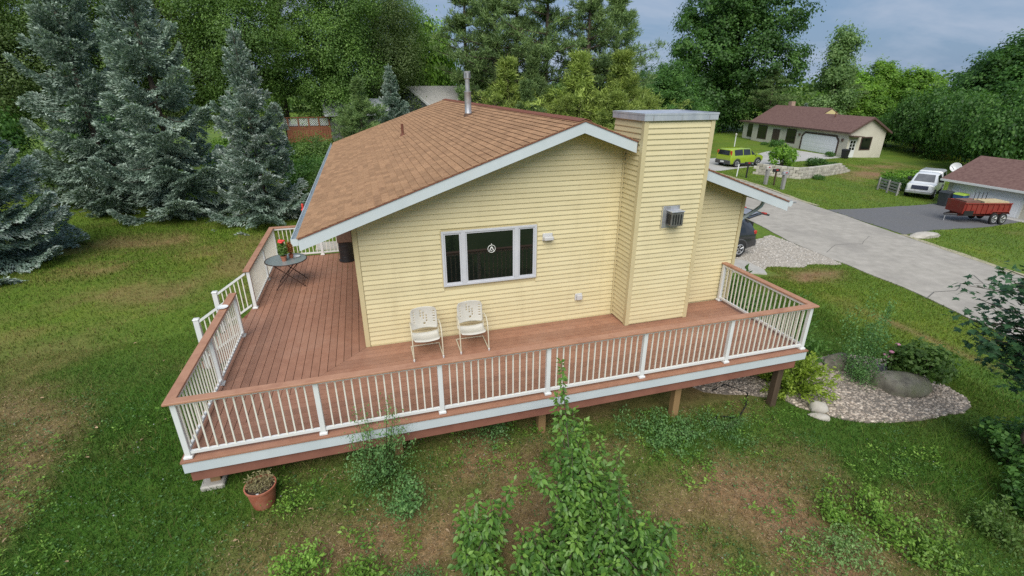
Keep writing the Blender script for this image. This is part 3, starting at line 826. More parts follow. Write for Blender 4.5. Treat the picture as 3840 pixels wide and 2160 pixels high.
# frames: X of the tab runs along -y.. so that X x Y points out of the roof
FL = Matrix(((0, cos(ang), -sin(ang)), (-1, 0, 0), (0, sin(ang), cos(ang)))).to_4x4()
angr = math.atan(SR)
FR = Matrix(((0, -cos(angr), sin(angr)), (1, 0, 0), (0, sin(angr), cos(angr)))).to_4x4()
def tabs(side):
    out = []
    run = (XR - XL) / cos(ang) if side == 'l' else (XE - XR) / cos(angr)
    nc = int(run / TE)
    y0, y1 = YF - .018, YB + .01
    for j in range(nc + 1):
        v = -.012 + j * TE
        if v + TE > run - .005: v = run - TE - .01
        u = y0 - (TABW / 2 if j % 2 else 0)
        while u < y1 - .02:
            a, b = max(u, y0), min(u + TABW, y1)
            if b - a > .03: out.append((j, v, a, b))
            u += TABW
    return out
def tab_matrix(side, v, a, b):
    if side == 'l':
        M = FL.copy(); M.translation = (XL + v * cos(ang), b, rooftop(XL) - .0135 + v * sin(ang)); return M
    M = FR.copy(); M.translation = (XE - v * cos(angr), a, rooftop(XE) - .0135 + v * sin(angr)); return M
L_ = tabs('l')
def cdist(tb):
    M = tab_matrix('l', tb[1], tb[2], tb[3]); return (M.translation - cam.location).length
full = [q for q in L_ if q[3] - q[2] > TABW - .005]
full.sort(key=cdist)
near_t = set(full[:298])
SV, SF, SVAR = [], [], []
c_ = 0
r_ = np.random.default_rng(5)
for side, LL in (('l', L_), ('r', tabs('r'))):
    for q in LL:
        if side == 'l' and q in near_t: continue
        M = np.array(tab_matrix(side, q[1], q[2], q[3]))
        tv = tab_verts(q[3] - q[2], TE + .012)
        tv = tv + np.array([0, 0, r_.uniform(0, .0025)])
        SV.append(tv @ M[:3, :3].T + M[:3, 3]); SF.append(TF + c_); c_ += 8; SVAR.append(np.full(8, r_.random()))
sf_me = np_mesh('shingle_field', np.concatenate(SV), np.concatenate(SF), m_shingle_mass, {'var': np.concatenate(SVAR)}, smooth='flat')
sf_me.materials.append(m_butt)
mi = np.zeros(len(sf_me.polygons), np.int32); mi[2::6] = 1
sf_me.polygons.foreach_set('material_index', mi)
o = link('shingle_field', sf_me, roof)
# np_mesh('shingle_field', np.concatenate(SV), np.concatenate(SF), m_shingle_mass, {'var': np.concatenate(SVAR)}), roof)
o['kind'] = 'stuff'
for q in near_t:
    o = link('shingle', tab_me, roof)
    M = tab_matrix('l', q[1], q[2], q[3])
    M.translation += M.to_3x3() @ Vector((0, 0, R.uniform(0, .0025)))
    o.matrix_local = M
rc = MB()
for sx, s_ in ((-1, SL), (1, SR)):
    rc.add([(XR, 0, ZR + .012), (XR, .29, ZR + .004), (XR + sx * .13, .29, ZR + .004 - .13 * s_), (XR + sx * .13, 0, ZR + .014 - .13 * s_),
            (XR, 0, ZR + .022), (XR, .29, ZR + .012), (XR + sx * .13, .29, ZR + .012 - .13 * s_), (XR + sx * .13, 0, ZR + .026 - .13 * s_)], [tuple(f) for f in TF])
rc_me = rc.mesh('ridge_shingle', m_ridge)
nr = int((YB - YF) / .142)
for i in range(nr):
    link('ridge_shingle', rc_me, roof, loc=(0, YF - .01 + i * .142, R.uniform(0, .004)))
# flue and plumbing vent
fx, fy = 3.63, 6.49; fz = rooftop(fx)
fl = MB().lathe([(.125, -.06), (.115, .04), (.103, .06), (.103, .64), (.11, .65), (.11, .69), (.07, .70)], 20, (fx, fy, fz)).build('flue', m_galv, house, smooth=35)
MB().lathe([(.07, .68), (.07, 1.03)], 16, (fx, fy, fz)).build('flue_pipe', m_galv, fl, smooth=35)
MB().lathe([(.072, 1.03), (.10, 1.05), (.10, 1.22), (.105, 1.225), (.105, 1.25), (.0, 1.255)], 16, (fx, fy, fz)).build('flue_cap', m_galv, fl, smooth=35)
for i in range(6):
    a = i * pi / 3
    box_obj('cap_slot', fx + .101 * cos(a) - .01, fx + .101 * cos(a) + .01, fy + .101 * sin(a) - .01, fy + .101 * sin(a) + .01, fz + 1.07, fz + 1.2, m_dark, fl)
MB().lathe([(.15, -.05), (.125, .03), (.115, .06)], 20, (fx, fy, fz)).build('flashing', m_underlay, fl, smooth=35)
px_, py_ = 1.70, 7.95; pz_ = rooftop(px_)
MB().lathe([(.10, -.03), (.06, .05), (.042, .06), (.042, .36), (.03, .36), (.03, .30)], 14, (px_, py_, pz_)).build('plumbing_vent', m_rust, house, smooth=35)

# ------------------------------------------------------------------ deck
DL, DF, DR, DB = -2.60, -2.677, 8.56, 6.60
deck = thing('deck', 'red brown composite deck wrapping the yellow house on white and brown skirting', 'deck')
BW, BG = .140, .009
def deck_board(poly):
    MB().prism(poly, 2, -.026, 0.0).build('deck_board', m_deck, deck)
kx = (0 - DL) / (0 - DF)      # mitre from the house corner to the deck corner
x = DL - .02
n = 18
bw = (0 - DL + .02) / n
for i in range(n):
    a = DL - .02 + i * bw + (BG / 2); b = DL - .02 + (i + 1) * bw - (BG / 2)
    ya, yb = a / kx + .004, b / kx + .004
    if b > -.02: b = -.012; yb = .0
    deck_board([(a, max(ya, DF - .02)), (b, yb), (b, DB), (a, DB)])
n = 18
bw = (0 - DF + .02) / n
for i in range(n):
    y0 = DF - .02 + i * bw + BG / 2; y1 = DF - .02 + (i + 1) * bw - BG / 2
    xa, xb = y0 * kx + .004, y1 * kx + .004
    deck_board([(max(xa, DL - .02), y0), (DR + .02, y0), (DR + .02, y1), (xb, y1)])
# fascia and skirt, front, right, left
fz0, fz1 = -.205, -.0275
MB().box(DL, DR, DF, DF + .025, fz0, fz1).build('fascia_board', m_fascia, deck)
MB().box(DR - .025, DR, DF + .0255, -.01, fz0, fz1).build('fascia_board', m_fascia, deck)
MB().box(DL, DL + .025, DF + .0255, DB, fz0, fz1).build('fascia_board', m_fascia, deck)
MB().box(DL + .05, DR - .18, DF + .045, DF + .085, -.40, -.03).build('skirt_board', m_skirt, deck)
MB().box(DR - .22, DR - .18, DF + .0855, -.01, -.40, -.03).build('skirt_board', m_skirt, deck)
MB().box(DL + .05, DL + .09, DF + .0855, DB, -.40, -.03).build('skirt_board', m_skirt, deck)
for i in range(14):
    box_obj('joist', DL + .4 + i * .8, DL + .44 + i * .8, DF + .09, -.02, -.24, -.03, m_wood_dark, deck)
for i, (x, y, m_) in enumerate([(-2.35, -2.35, m_wood), (.4, -2.4, m_wood), (2.95, -2.4, m_wood), (5.77, -2.42, m_wood), (8.24, -2.42, m_wood_dark), (8.24, -.3, m_wood_dark), (-2.35, 2, m_wood), (-2.35, 6.2, m_wood)]):
    box_obj('support_post', x - .07, x + .07, y - .07, y + .07, hz(x, y) - .15, -.26, m_, deck, bevel=.006)
box_obj('footing', -2.55, -2.22, -2.52, -2.2, hz(-2.4, -2.4) - .1, hz(-2.4, -2.4) + .07, m_concrete, deck, bevel=.02)

# ------------------------------------------------------------------ railings
HRAIL = .955
bal_me = MB().box(-.0105, .0105, -.0105, .0105, .10, .915).mesh('baluster', m_baluster)
post_me = MB().box(-.037, .037, -.037, .037, 0.0, HRAIL).mesh('rail_post', m_white, bevel=.005)
base_me = MB().box(-.06, .06, -.06, .06, .0005, .045).mesh('post_base', m_white, bevel=.008)
def post(parent, x, y):
    p = link('rail_post', post_me, parent, (x, y, .002)); link('post_base', base_me, p)
def section(parent, p0, p1, n=14, first=True):
    p0 = Vector((*p0, 0)); p1 = Vector((*p1, 0)); d = (p1 - p0); ln = d.length; d.normalize()
    a = p0 + d * .0375; b = p1 - d * .0375
    nrm = Vector((-d.y, d.x, 0))
    s = MB()
    for (hw, z0, z1) in ((.028, .905, .954), (.022, .07, .115)):
        V = []
        for p in (a, b):
            for (q, z) in ((-hw, z0), (hw, z0), (hw, z1), (-hw, z1)): V.append(p + nrm * q + Vector((0, 0, z)))
        s.add(V, [(0, 1, 2, 3), (7, 6, 5, 4), (1, 0, 4, 5), (2, 1, 5, 6), (3, 2, 6, 7), (0, 3, 7, 4)])
    o = s.build('rail_section', m_white, parent)
    L = (b - a).length
    for i in range(n):
        link('baluster', bal_me, o, a + d * (L * (i + 1) / (n + 1)))
def capboard(parent, poly):
    MB().prism(poly, 2, .9565, .99).build('rail_cap', m_cap, parent, bevel=.004)
rail = thing('deck_railing', 'long white baluster railing with brown cap along the near deck edge and street end', 'railing')
PX = [-2.515 + i * (8.475 + 2.515) / 6 for i in range(7)]
PY = -2.592
for x in PX: post(rail, x, PY)
for i in range(6): section(rail, (PX[i], PY), (PX[i + 1], PY))
LYS = [-.66, 1.23]
for y in LYS: post(rail, -2.515, y)
section(rail, (-2.515, PY), (-2.515, LYS[0]), 15); section(rail, (-2.515, LYS[0]), (-2.515, LYS[1]), 14)
post(rail, 8.475, -.07); section(rail, (8.475, PY), (8.475, -.07), 20)
co, ci = .095, .045
xo, xi = -2.515 - co, -2.515 + ci
capboard(rail, [(xo, PY - co), (8.475 + co, PY - co), (8.475 - ci, PY + ci), (xi, PY + ci)])
capboard(rail, [(xo, PY - co + .001), (xi - .0005, PY + ci + .001), (xi - .0005, 1.30), (xo, 1.30)])
capboard(rail, [(8.475 + co, PY - co + .001), (8.475 + co, -.005), (8.475 - ci + .0005, -.005), (8.475 - ci + .0005, PY + ci + .001)])
rail2 = thing('deck_railing', 'white baluster railing with brown cap around the far left deck corner behind the table', 'railing')
for (x, y) in ((-2.515, 2.72), (-2.515, 4.65), (-2.515, 6.52), (-1.2, 6.52), (-.07, 6.52)): post(rail2, x, y)
section(rail2, (-2.515, 2.72), (-2.515, 4.65), 15); section(rail2, (-2.515, 4.65), (-2.515, 6.52), 15)
section(rail2, (-2.515, 6.52), (-1.2, 6.52), 10); section(rail2, (-1.2, 6.52), (-.07, 6.52), 9)
capboard(rail2, [(xo, 2.65), (xi, 2.65), (xi, 6.52 - ci), (xo, 6.52 + co)])
capboard(rail2, [(xo + .001, 6.52 + co), (xi + .001, 6.52 - ci), (-.02, 6.52 - ci), (-.02, 6.52 + co)])
# stairs
stair = thing('stair', 'short brown plank steps leading from the deck to the lawn', 'stairs', (0, 0, 0))
for i in range(3):
    zt = -.19 - i * .17
    xr = DL - .022 - i * .27
    box_obj('tread', xr - .135, xr - .003, 1.31, 2.64, zt - .026, zt, m_deck, stair)
    box_obj('tread', xr - .275, xr - .141, 1.31, 2.64, zt - .026, zt, m_deck, stair)
    box_obj('riser', xr - .018, xr - .003, 1.31, 2.64, zt + .001, zt + .14, m_fascia, stair)
zb_ = hz(-3.3, 2) - .1
for y in (1.26, 2.69):
    MB().prism([(DL - .03, -.04), (DL - .03, -.3), (-3.35, zb_), (-3.45, zb_), (-3.45, -.56), (-3.0, -.35)], 1, y - .02, y + .02).build('stringer', m_skirt, stair)
def stair_rail(y, label):
    t = thing('stair_railing', label, 'railing', (0, 0, 0), 0, 'stair railings')
    x0, x1 = -2.58, -3.30
    zg = hz(-3.3, y)
    p = MB().box(x1 - .05, x1 + .05, y - .05, y + .05, zg - .05, .50).build('rail_post', m_white, t, bevel=.005)
    MB().box(x1 - .06, x1 + .06, y - .06, y + .06, .5005, .535).build('post_cap', m_white, p, bevel=.012)
    sl = (.46 - .93) / (x1 - x0)
    def zr(x, z0): return z0 + (x - x0) * sl
    s = MB()
    for (hw, z0, th) in ((.028, .93, .05), (.022, .12, .045)):
        V = []
        for x in (x0, x1 + .0505):
            z = zr(x, z0)
            for (q, dz) in ((-hw, -th), (hw, -th), (hw, 0), (-hw, 0)): V.append((x, y + q, z + dz))
        s.add(V, [(0, 1, 2, 3), (7, 6, 5, 4), (1, 0, 4, 5), (2, 1, 5, 6), (3, 2, 6, 7), (0, 3, 7, 4)])
    o = s.build('rail_section', m_white, t)
    for i in range(6):
        x = x0 + (x1 + .05 - x0) * (i + 1) / 7
        link('baluster', bal_me, o, (x, y, zr(x, .12) - .115))
stair_rail(1.23, 'white sloping stair railing nearer the long front railing')
stair_rail(2.72, 'white sloping stair railing on the far side of the steps')
# white dish on the rail cap
dish = MB().lathe([(.03, 0), (.075, .005), (.1, .022), (.105, .028), (.095, .026), (.07, .012), (0, .010)], 24).build('saucer', m_white, None, smooth=40, loc=(-2.56, .52, .9905))
tag(dish, 'white round saucer lying on the brown rail cap by the steps', 'saucer')

# ------------------------------------------------------------------ things on the deck
def make_chair(loc, label):
    t = thing('lawn_chair', label, 'chair', loc, 0, 'steel lawn chairs')
    # local: x = width, front is -y, origin on the deck in the middle
    for sx in (-1, 1):
        X = sx * .285
        MB().tube([(X * .95, .17, .60), (X, .10, .645), (X, .0, .655), (X, -.10, .645), (X, -.19, .59), (X, -.245, .48), (X, -.275, .30), (X, -.31, .05), (X, -.31, .026), (X, -.28, .018), (X, .0, .018), (X, .29, .018)], .0125, 8).build('side_frame', m_tubecream, t, smooth=50)
        MB().lathe([(.017, 0), (.02, .004), (.018, .05), (.012, .055)], 10, (X, -.312, 0)).build('foot_cap', m_white, t, smooth=40)
        MB().tube([(X * .93, .19, .56), (X * .95, .145, .42), (X * .95, .10, .36)], .009, 6).build('back_brace', m_tubecream, t, smooth=50)
    MB().tube([(-.285, .285, .019), (.285, .285, .019)], .011, 8).build('cross_bar', m_tubecream, t, smooth=50)
    MB().tube([(-.285, -.05, .335), (.285, -.05, .335)], .011, 8).build('seat_bar', m_tubecream, t, smooth=50)
    # back shell with punched holes
    nx_, nz_ = 27, 25
    holes = set()
    for k, (cx, cz) in enumerate([(10, 20), (10, 17), (13, 17), (10, 14), (13, 14), (16, 14), (13, 11), (16, 11), (16, 8), (13, 5), (14, 5)]): holes.add((cx, cz)); holes.add((cx, cz - 1))
    for cz in (19, 16, 13, 10, 7):
        for cx in (3, 23): holes.add((cx, cz)); holes.add((cx + (1 if cx > 10 else -0), cz))
    Vb = {}; V = []; F = []
    def P(i, j):
        if (i, j) in Vb: return Vb[(i, j)]
        u = -1 + 2 * i / nx_; v = j / nz_
        r_top = 1.0
        if v > .72: r_top = 1 - .16 * ((v - .72) / .28) ** 2.5
        if v < .12: r_top = 1 - .10 * ((.12 - v) / .12) ** 1.5
        x = u * .262 * r_top
        z = .47 + v * .42 + .02 * (1 - u * u) * v - .015 * (1 - v) * u * u
        y = .17 + v * .055 - .04 * u * u + .015 * sin(v * pi)
        V.append((x, y, z)); Vb[(i, j)] = len(V) - 1
        return Vb[(i, j)]
    for i in range(nx_):
        for j in range(nz_):
            if (i, j) in holes: continue
            F.append((P(i, j), P(i + 1, j), P(i + 1, j + 1), P(i, j + 1)))
    b = MB().add(V, F).build('backrest', m_chair, t, smooth=60)
    md = b.modifiers.new('thick', 'SOLIDIFY'); md.thickness = .006
    V = []; F = []
    N1, N2 = 14, 12
    for i in range(N1 + 1):
        for j in range(N2 + 1):
            u = -1 + 2 * i / N1; v = j / N2
            w = .262 * (1 - .12 * max(0, (v - .8) / .2) ** 2)
            z = .345 + .06 * v - .03 * sin(v * pi) + .03 * u * u - .045 * max(0, (v - .82) / .18) ** 1.6 + .04 * max(0, (.15 - v) / .15) ** 1.5
            V.append((u * w, .13 - v * .37, z))
    for i in range(N1):
        for j in range(N2):
            a = i * (N2 + 1) + j; F.append((a, a + N2 + 1, a + N2 + 2, a + 1))
    b = MB().add(V, F).build('seat', m_chair, t, smooth=60)
    md = b.modifiers.new('thick', 'SOLIDIFY'); md.thickness = .006
    return t
ch1 = make_chair((1.165, -.55, 0), 'white pressed steel lawn chair nearest the house corner')
ch2 = copy_tree(ch1)
ch2.location = (2.10, -.52, 0); ch2.rotation_euler = (0, 0, -.02)
ch2['label'] = 'white pressed steel lawn chair under the middle of the window'

# bistro table
TXc, TYc = -1.89, 4.11
tb = thing('bistro_table', 'round glass topped folding table on dark crossed legs', 'table', (TXc, TYc, 0))
m_tglass = mat('table_glass', [(.19, .23, .235), (.27, .31, .31)], scale=14, rough=.12, spec=.8)
MB().lathe([(0, .712), (.50, .712), (.505, .716), (.50, .722), (0, .722)], 48, cap=False).build('tabletop', m_tglass, tb, smooth=40)
MB().tube([(.512 * cos(a * pi / 24), .512 * sin(a * pi / 24), .714) for a in range(48)], .013, 8, closed=True).build('rim', m_iron, tb, smooth=60)
for y0, y1 in ((-.31, -.26), (.31, .33)):
    MB().tube([(-.30, y0, .70), (.41, y1, .014)], .012, 8).build('leg', m_iron, tb, smooth=50)
for y0, y1 in ((-.33, -.36), (.28, .28)):
    MB().tube([(.32, y0, .70), (-.30, y1, .014)], .012, 8).build('leg', m_iron, tb, smooth=50)
MB().tube([(.02, -.33, .39), (.02, .31, .39)], .009, 6).build('hinge_rod', m_iron, tb, smooth=50)
MB().tube([(.36, -.262, .075), (.36, .325, .075)], .009, 6).build('foot_rod', m_iron, tb, smooth=50)
plate = MB().lathe([(.05, 0), (.09, .008), (.115, .02), (.11, .02), (.085, .010), (0, .008)], 24).build('plate', m_white, None, smooth=40, loc=(-1.66, 4.25, .7225))
tag(plate, 'small white plate lying on the glass table', 'plate')

# geranium and the second pot are built after the leaf helpers

# covered smoker beside the corner
sm = thing('smoker', 'black drum smoker with a brown box top standing by the house corner', 'smoker', (-.44, 5.75, 0))
MB().lathe([(.23, 0), (.245, .01), (.245, .05), (.215, .06), (.215, .60), (.22, .61), (0, .61)], 28).build('drum', m_dark, sm, smooth=40)
box_obj('cabinet', -.22, .21, -.2, .2, .615, .98, mat('brown_cabinet', [(.10, .055, .035), (.16, .09, .06)], scale=18, rough=.7), sm, bevel=.02)
box_obj('cabinet_lid', -.235, .225, -.215, .215, .982, 1.02, m_dark, sm, bevel=.012)
for k_ in range(3):
    MB().lathe([(.2165, .14 + k_ * .18), (.220, .15 + k_ * .18), (.2165, .16 + k_ * .18)], 28, cap=False).build('hoop', m_dark, sm, smooth=40)

# round emblem hanging behind the middle pane: ring with a bell in it
orn = thing('window_ornament', 'white ring with a bell inside hanging on the middle window pane', 'ornament', (2.675, -.004, 1.87))
m_orn = mat('ornament_white', [(.62, .65, .60), (.72, .74, .70)], scale=5, rough=.5)
MB().tube([(.078 * cos(a * pi / 18), 0, .078 * sin(a * pi / 18)) for a in range(36)], .0075, 6, closed=True).build('ring', m_orn, orn, smooth=60)
bell = [(-.052, -.040), (-.044, -.022), (-.034, .0), (-.027, .025), (-.016, .042), (0, .048), (.016, .042), (.027, .025), (.034, 0), (.044, -.022), (.052, -.040)]
inner = [(p[0] * .55, p[1] * .62 - .012) for p in bell]
b = MB()
n = len(bell)
V = [(p[0], -.004, p[1]) for p in bell] + [(p[0], -.004, p[1]) for p in inner] + [(p[0], .003, p[1]) for p in bell] + [(p[0], .003, p[1]) for p in inner]
F = []
for i in range(n - 1):
    F += [(i, i + 1, n + i + 1, n + i), (2 * n + i, 3 * n + i, 3 * n + i + 1, 2 * n + i + 1), (i, 2 * n + i, 2 * n + i + 1, i + 1), (n + i, n + i + 1, 3 * n + i + 1, 3 * n + i)]
b.add(V, F).build('bell', m_orn, orn)
MB().lathe([(0, -.05), (.012, -.044), (.012, -.032), (0, -.026)], 10).build('clapper', m_orn, orn, smooth=60)
MB().tube([(0, 0, .085), (0, 0, .11)], .008, 6).build('hook', m_orn, orn)
# ------------------------------------------------------------------ foliage
def unit(v): return v / np.maximum(np.linalg.norm(v, axis=-1, keepdims=True), 1e-9)

class Leaves:
    def __init__(s): s.V = []; s.F = []; s.A = []; s.n = 0
    def quads(s, P, D, Nn, ln, wd, var, curl=0.0):
        # rhombic leaves: P base point, D direction of the leaf, Nn normal, ln length, wd width
        D = unit(D); S = unit(np.cross(D, Nn)); N2 = np.cross(S, D)
        ln = np.asarray(ln)[:, None]; wd = np.asarray(wd)[:, None]
        a = P; c = P + D * ln - N2 * ln * curl
        b = P + D * ln * .45 + S * wd * .5 + N2 * wd * .12; d = P + D * ln * .45 - S * wd * .5 + N2 * wd * .12
        n = len(P)
        s.V.append(np.stack([a, b, c, d], 1).reshape(-1, 3)); s.F.append(np.arange(n * 4).reshape(-1, 4) + s.n); s.n += n * 4
        s.A.append(np.repeat(np.clip(var, 0, 1), 4))
    def build(s, name, m, parent=None, mesh_only=False):
        me = np_mesh(name, np.concatenate(s.V), np.concatenate(s.F), m, {'var': np.concatenate(s.A)})
        if mesh_only: return me
        return link(name, me, parent)

def rdir(r, n):
    v = r.normal(0, 1, (n, 3)); return unit(v)

def leafy_crown(r, lobes, nclump, nleaf, size, csize, up=.35, flat=.8, droop=0.0, shell=(.70, 1.0), jit=.65):
    L = Leaves()
    lob = np.array([l[0] for l in lobes], float); rad = np.array([l[1] for l in lobes], float)
    wgt = (rad.prod(1) ** (2 / 3)); wgt /= wgt.sum()
    li = r.choice(len(lobes), nclump, p=wgt)
    d = rdir(r, nclump)
    d[:, 2] = np.where(d[:, 2] < -.3, d[:, 2] * .5, d[:, 2]); d = unit(d)
    q = r.uniform(shell[0], shell[1], nclump) ** .6
    C_ = lob[li] + d * rad[li] * q[:, None]
    cs = csize * r.uniform(.55, 1.45, nclump)
    cv = np.clip(.5 + .17 * r.normal(0, 1, nclump), 0, 1)
    k = max(4, nleaf // nclump)
    ci = np.repeat(np.arange(nclump), k)
    o = r.normal(0, .5, (len(ci), 3)); o[:, 2] *= flat
    P = C_[ci] + o * cs[ci][:, None]
    out = d[ci] * .9 + unit(o) * .8
    Nn = unit(out * .6 + np.array([0, 0, up]) + rdir(r, len(ci)) * jit)
    D = unit(np.cross(Nn, rdir(r, len(ci))) + np.array([0, 0, -droop]))
    ln = size * r.uniform(.6, 1.4, len(ci))
    var = cv[ci] + .12 * r.normal(0, 1, len(ci))
    L.quads(P, D, Nn, ln, ln * r.uniform(.55, .85, len(ci)), var)
    return L

def trunk_mesh(r, h, r0, lobes=None, limbs=6, start=.25, bend=.02):
    b = MB()
    n = 9
    pts = [(r.normal(0, bend) * h * .3 * (i > 0), r.normal(0, bend) * h * .3 * (i > 0), h * i / (n - 1) - (.25 if i == 0 else 0)) for i in range(n)]
    b.tube(pts, [r0 * (1.25 if i == 0 else 1) * (1 - .85 * i / (n - 1)) for i in range(n)], 8)
    if lobes is not None:
        order = r.permutation(len(lobes))[:limbs]
        for i in order:
            c = np.array(lobes[i][0]); z = h * (start + .5 * r.random()); z = min(z, c[2] * .9)
            k = min(n - 1, max(1, int(z / h * (n - 1)))); p = np.array(pts[k])
            m1 = p + (c - p) * .5 + np.array([0, 0, -.06 * h]) * r.random()
            b.tube([tuple(p), tuple(m1), tuple(p + (c - p) * 1.05)], [r0 * .38, r0 * .22, r0 * .06], 6)
    return b.mesh('trunk', m_bark, smooth=60)

def lobes_tree(r, h, w, n, base=.22, shape='oak'):
    L = []
    for i in range(n):
        t = (i + .5) / n
        z = h * (base + (1 - base) * t * .93)
        if shape == 'oak': rr = w * .5 * (sin(pi * (.16 + .78 * t)) ** .7)
        elif shape == 'column': rr = w * .5 * (1 - .55 * t)
        else: rr = w * .5 * (1 - t) ** .6
        a = i * 2.4 + r.uniform(-.5, .5)
        off = rr * r.uniform(.3, .62)
        q = rr * r.uniform(.5, .75)
        L.append(((off * cos(a), off * sin(a), z), (q, q, max(q * .72, h * .06))))
    L.append(((0, 0, h * .62), (w * .27, w * .27, h * .26)))
    return L

m_leaf_dark = leaf_mat('leaf_dark', [(.014, .036, .010), (.036, .082, .018), (.070, .135, .028)])
m_leaf_mid = leaf_mat('leaf_mid', [(.026, .050, .013), (.054, .095, .022), (.10, .155, .038)])
m_leaf_olive = leaf_mat('leaf_olive', [(.030, .046, .016), (.056, .082, .026), (.092, .125, .042)])
m_leaf_bright = leaf_mat('leaf_bright', [(.035, .075, .010), (.075, .145, .018), (.15, .24, .035)])
m_leaf_yellow = leaf_mat('leaf_yellowgreen', [(.045, .068, .012), (.095, .135, .022), (.17, .215, .04)])
m_leaf_pale = leaf_mat('leaf_pale', [(.045, .08, .028), (.08, .135, .045), (.14, .20, .075)])
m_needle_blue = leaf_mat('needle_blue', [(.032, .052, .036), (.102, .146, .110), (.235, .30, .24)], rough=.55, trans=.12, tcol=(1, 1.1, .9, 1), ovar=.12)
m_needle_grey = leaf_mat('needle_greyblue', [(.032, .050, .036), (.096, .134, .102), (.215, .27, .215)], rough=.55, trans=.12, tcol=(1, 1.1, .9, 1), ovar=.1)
m_needle_green = leaf_mat('needle_green', [(.028, .050, .019), (.060, .095, .031), (.11, .155, .05)], rough=.55, trans=.18)
m_needle_yellow = leaf_mat('needle_yellow', [(.045, .066, .016), (.10, .135, .028), (.175, .215, .048)], rough=.55, trans=.2)

def leafy_tree(seed, h, w, m, nlobe=11, nclump=420, nleaf=22000, size=.26, csize=.75, shape='oak', base=.2, r0=None, up=.35, droop=.15, jit=.65):
    r = np.random.default_rng(seed)
    lb_ = lobes_tree(r, h, w, nlobe, base, shape)
    cr = leafy_crown(r, lb_, nclump, nleaf, size, csize, up=up, droop=droop, jit=jit).build('crown', m, mesh_only=True)
    tr = trunk_mesh(r, h * .9, r0 or h * .016, lb_, 8)
    return cr, tr

def spruce(seed, h, w, m, dens=1.0, dz=.36, skip=.06):
    r = np.random.default_rng(seed)
    L = Leaves()
    tr = MB(); tr.tube([(0, 0, -.2), (0, 0, h * .5), (0, 0, h * .97)], [h * .014, h * .009, .012], 8)
    Ps, Ds, Ns, Ls, Ws, Vs = [], [], [], [], [], []
    z = .015 * h
    UP = np.array([0, 0, 1.])
    i = 0
    while z < h * .985:
        t = z / h
        env = w * .5 * (1 - t) ** .86 * (1.0 if t > .04 else .85) + .07
        nb_ = int(r.integers(6, 9)) if t < .8 else 5
        a0 = r.uniform(0, 6.28)
        for b in range(nb_):
            if r.random() < skip: continue
            a = a0 + b * 2 * pi / nb_ + r.normal(0, .22)
            ln = env * r.uniform(.55, 1.25)
            z0 = z + r.normal(0, .10)
            tilt = -.16 + .95 * t ** 1.2 + r.normal(0, .10)
            hx, hy = cos(a), sin(a)
            side = np.array([-hy, hx, 0.])
            def spine(s):
                zz_ = z0 + ln * (np.sin(tilt) * s - .24 * np.sin(s * pi * .80) + .16 * s ** 3)
                return np.stack([ln * s * cos(tilt) * hx, ln * s * cos(tilt) * hy, zz_], 1)
            bv = r.normal(0, .09)
            # two or three overlapping flat sprays make the pad
            n = int(max(40, 300 * ln * ln * .75 * dens + 60 * ln))
            s_ = 1 - .86 * r.random(n) ** 1.35
            u = r.uniform(-1, 1, n)
            hw = np.clip(.12 + .40 * ln * np.sin(np.clip((s_ - .05) * 1.02, 0, 1) * pi) ** .6, .10, .85)
            lobe = .78 + .22 * np.cos(s_ * ln * 11 + np.sign(u) * 1.3 + a0)
            hw = hw * lobe
            B = spine(s_)
            tang = unit(spine(s_ + .02) - spine(s_ - .02))
            sag = .30 * hw * u * u + .05 * (1 - lobe) * 4 * np.abs(u)
            P = B + side[None] * (u * hw)[:, None] + tang * (np.abs(u) * hw * .35)[:, None] - UP[None] * sag[:, None] + r.normal(0, .022, (n, 3))
            D = unit(tang * .8 + side[None] * (u * 1.0)[:, None] - UP[None] * (.35 * np.abs(u))[:, None] + r.normal(0, .22, (n, 3)))
            Nn = unit(UP[None] * .75 + tang * (.55 * s_ ** 2)[:, None] + side[None] * (u * .55)[:, None] + r.normal(0, .42, (n, 3)))
            Ps.append(P); Ds.append(D); Ns.append(Nn)
            Ls.append(r.uniform(.09, .19, n)); Ws.append(r.uniform(.045, .075, n))
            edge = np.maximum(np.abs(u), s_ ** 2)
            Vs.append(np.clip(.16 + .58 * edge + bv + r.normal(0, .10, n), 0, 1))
            # needles hanging from the rim
            k = n // 6
            Ps.append(P[:k]); Ds.append(unit(-UP[None] + tang[:k] * .6 + r.normal(0, .35, (k, 3)))); Ns.append(unit(r.normal(0, 1, (k, 3)))); Ls.append(r.uniform(.07, .14, k)); Ws.append(r.uniform(.035, .06, k)); Vs.append(np.clip(.12 + r.normal(0, .06, k), 0, 1))
            if i % 2 == 0:
                q = spine(np.array([.02, .35, .7, 1.]))
                tr.tube([tuple(p) for p in q], [.010 + .012 * ln, .008 + .006 * ln, .008, .003], 4, cap=False)
            i += 1
        z += dz * (1.0 - .5 * t) * r.uniform(.75, 1.25)
    n = 14; s = np.linspace(0, 1, n)
    P = np.stack([np.zeros(n), np.zeros(n), h * .93 + s * h * .07], 1)
    for q in range(4):
        Ps.append(P); Ds.append(unit(np.stack([np.cos(s * 9 + q * 1.6) * .7, np.sin(s * 9 + q * 1.6) * .7, np.full(n, .9)], 1))); Ns.append(rdir(r, n)); Ls.append(.16 * (1.3 - s)); Ws.append(np.full(n, .05)); Vs.append(np.full(n, .7))
    L.quads(np.concatenate(Ps), np.concatenate(Ds), np.concatenate(Ns), np.concatenate(Ls), np.concatenate(Ws), np.concatenate(Vs), curl=.06)
    return L.build('crown', m, mesh_only=True), tr.mesh('trunk', m_bark, smooth=60)

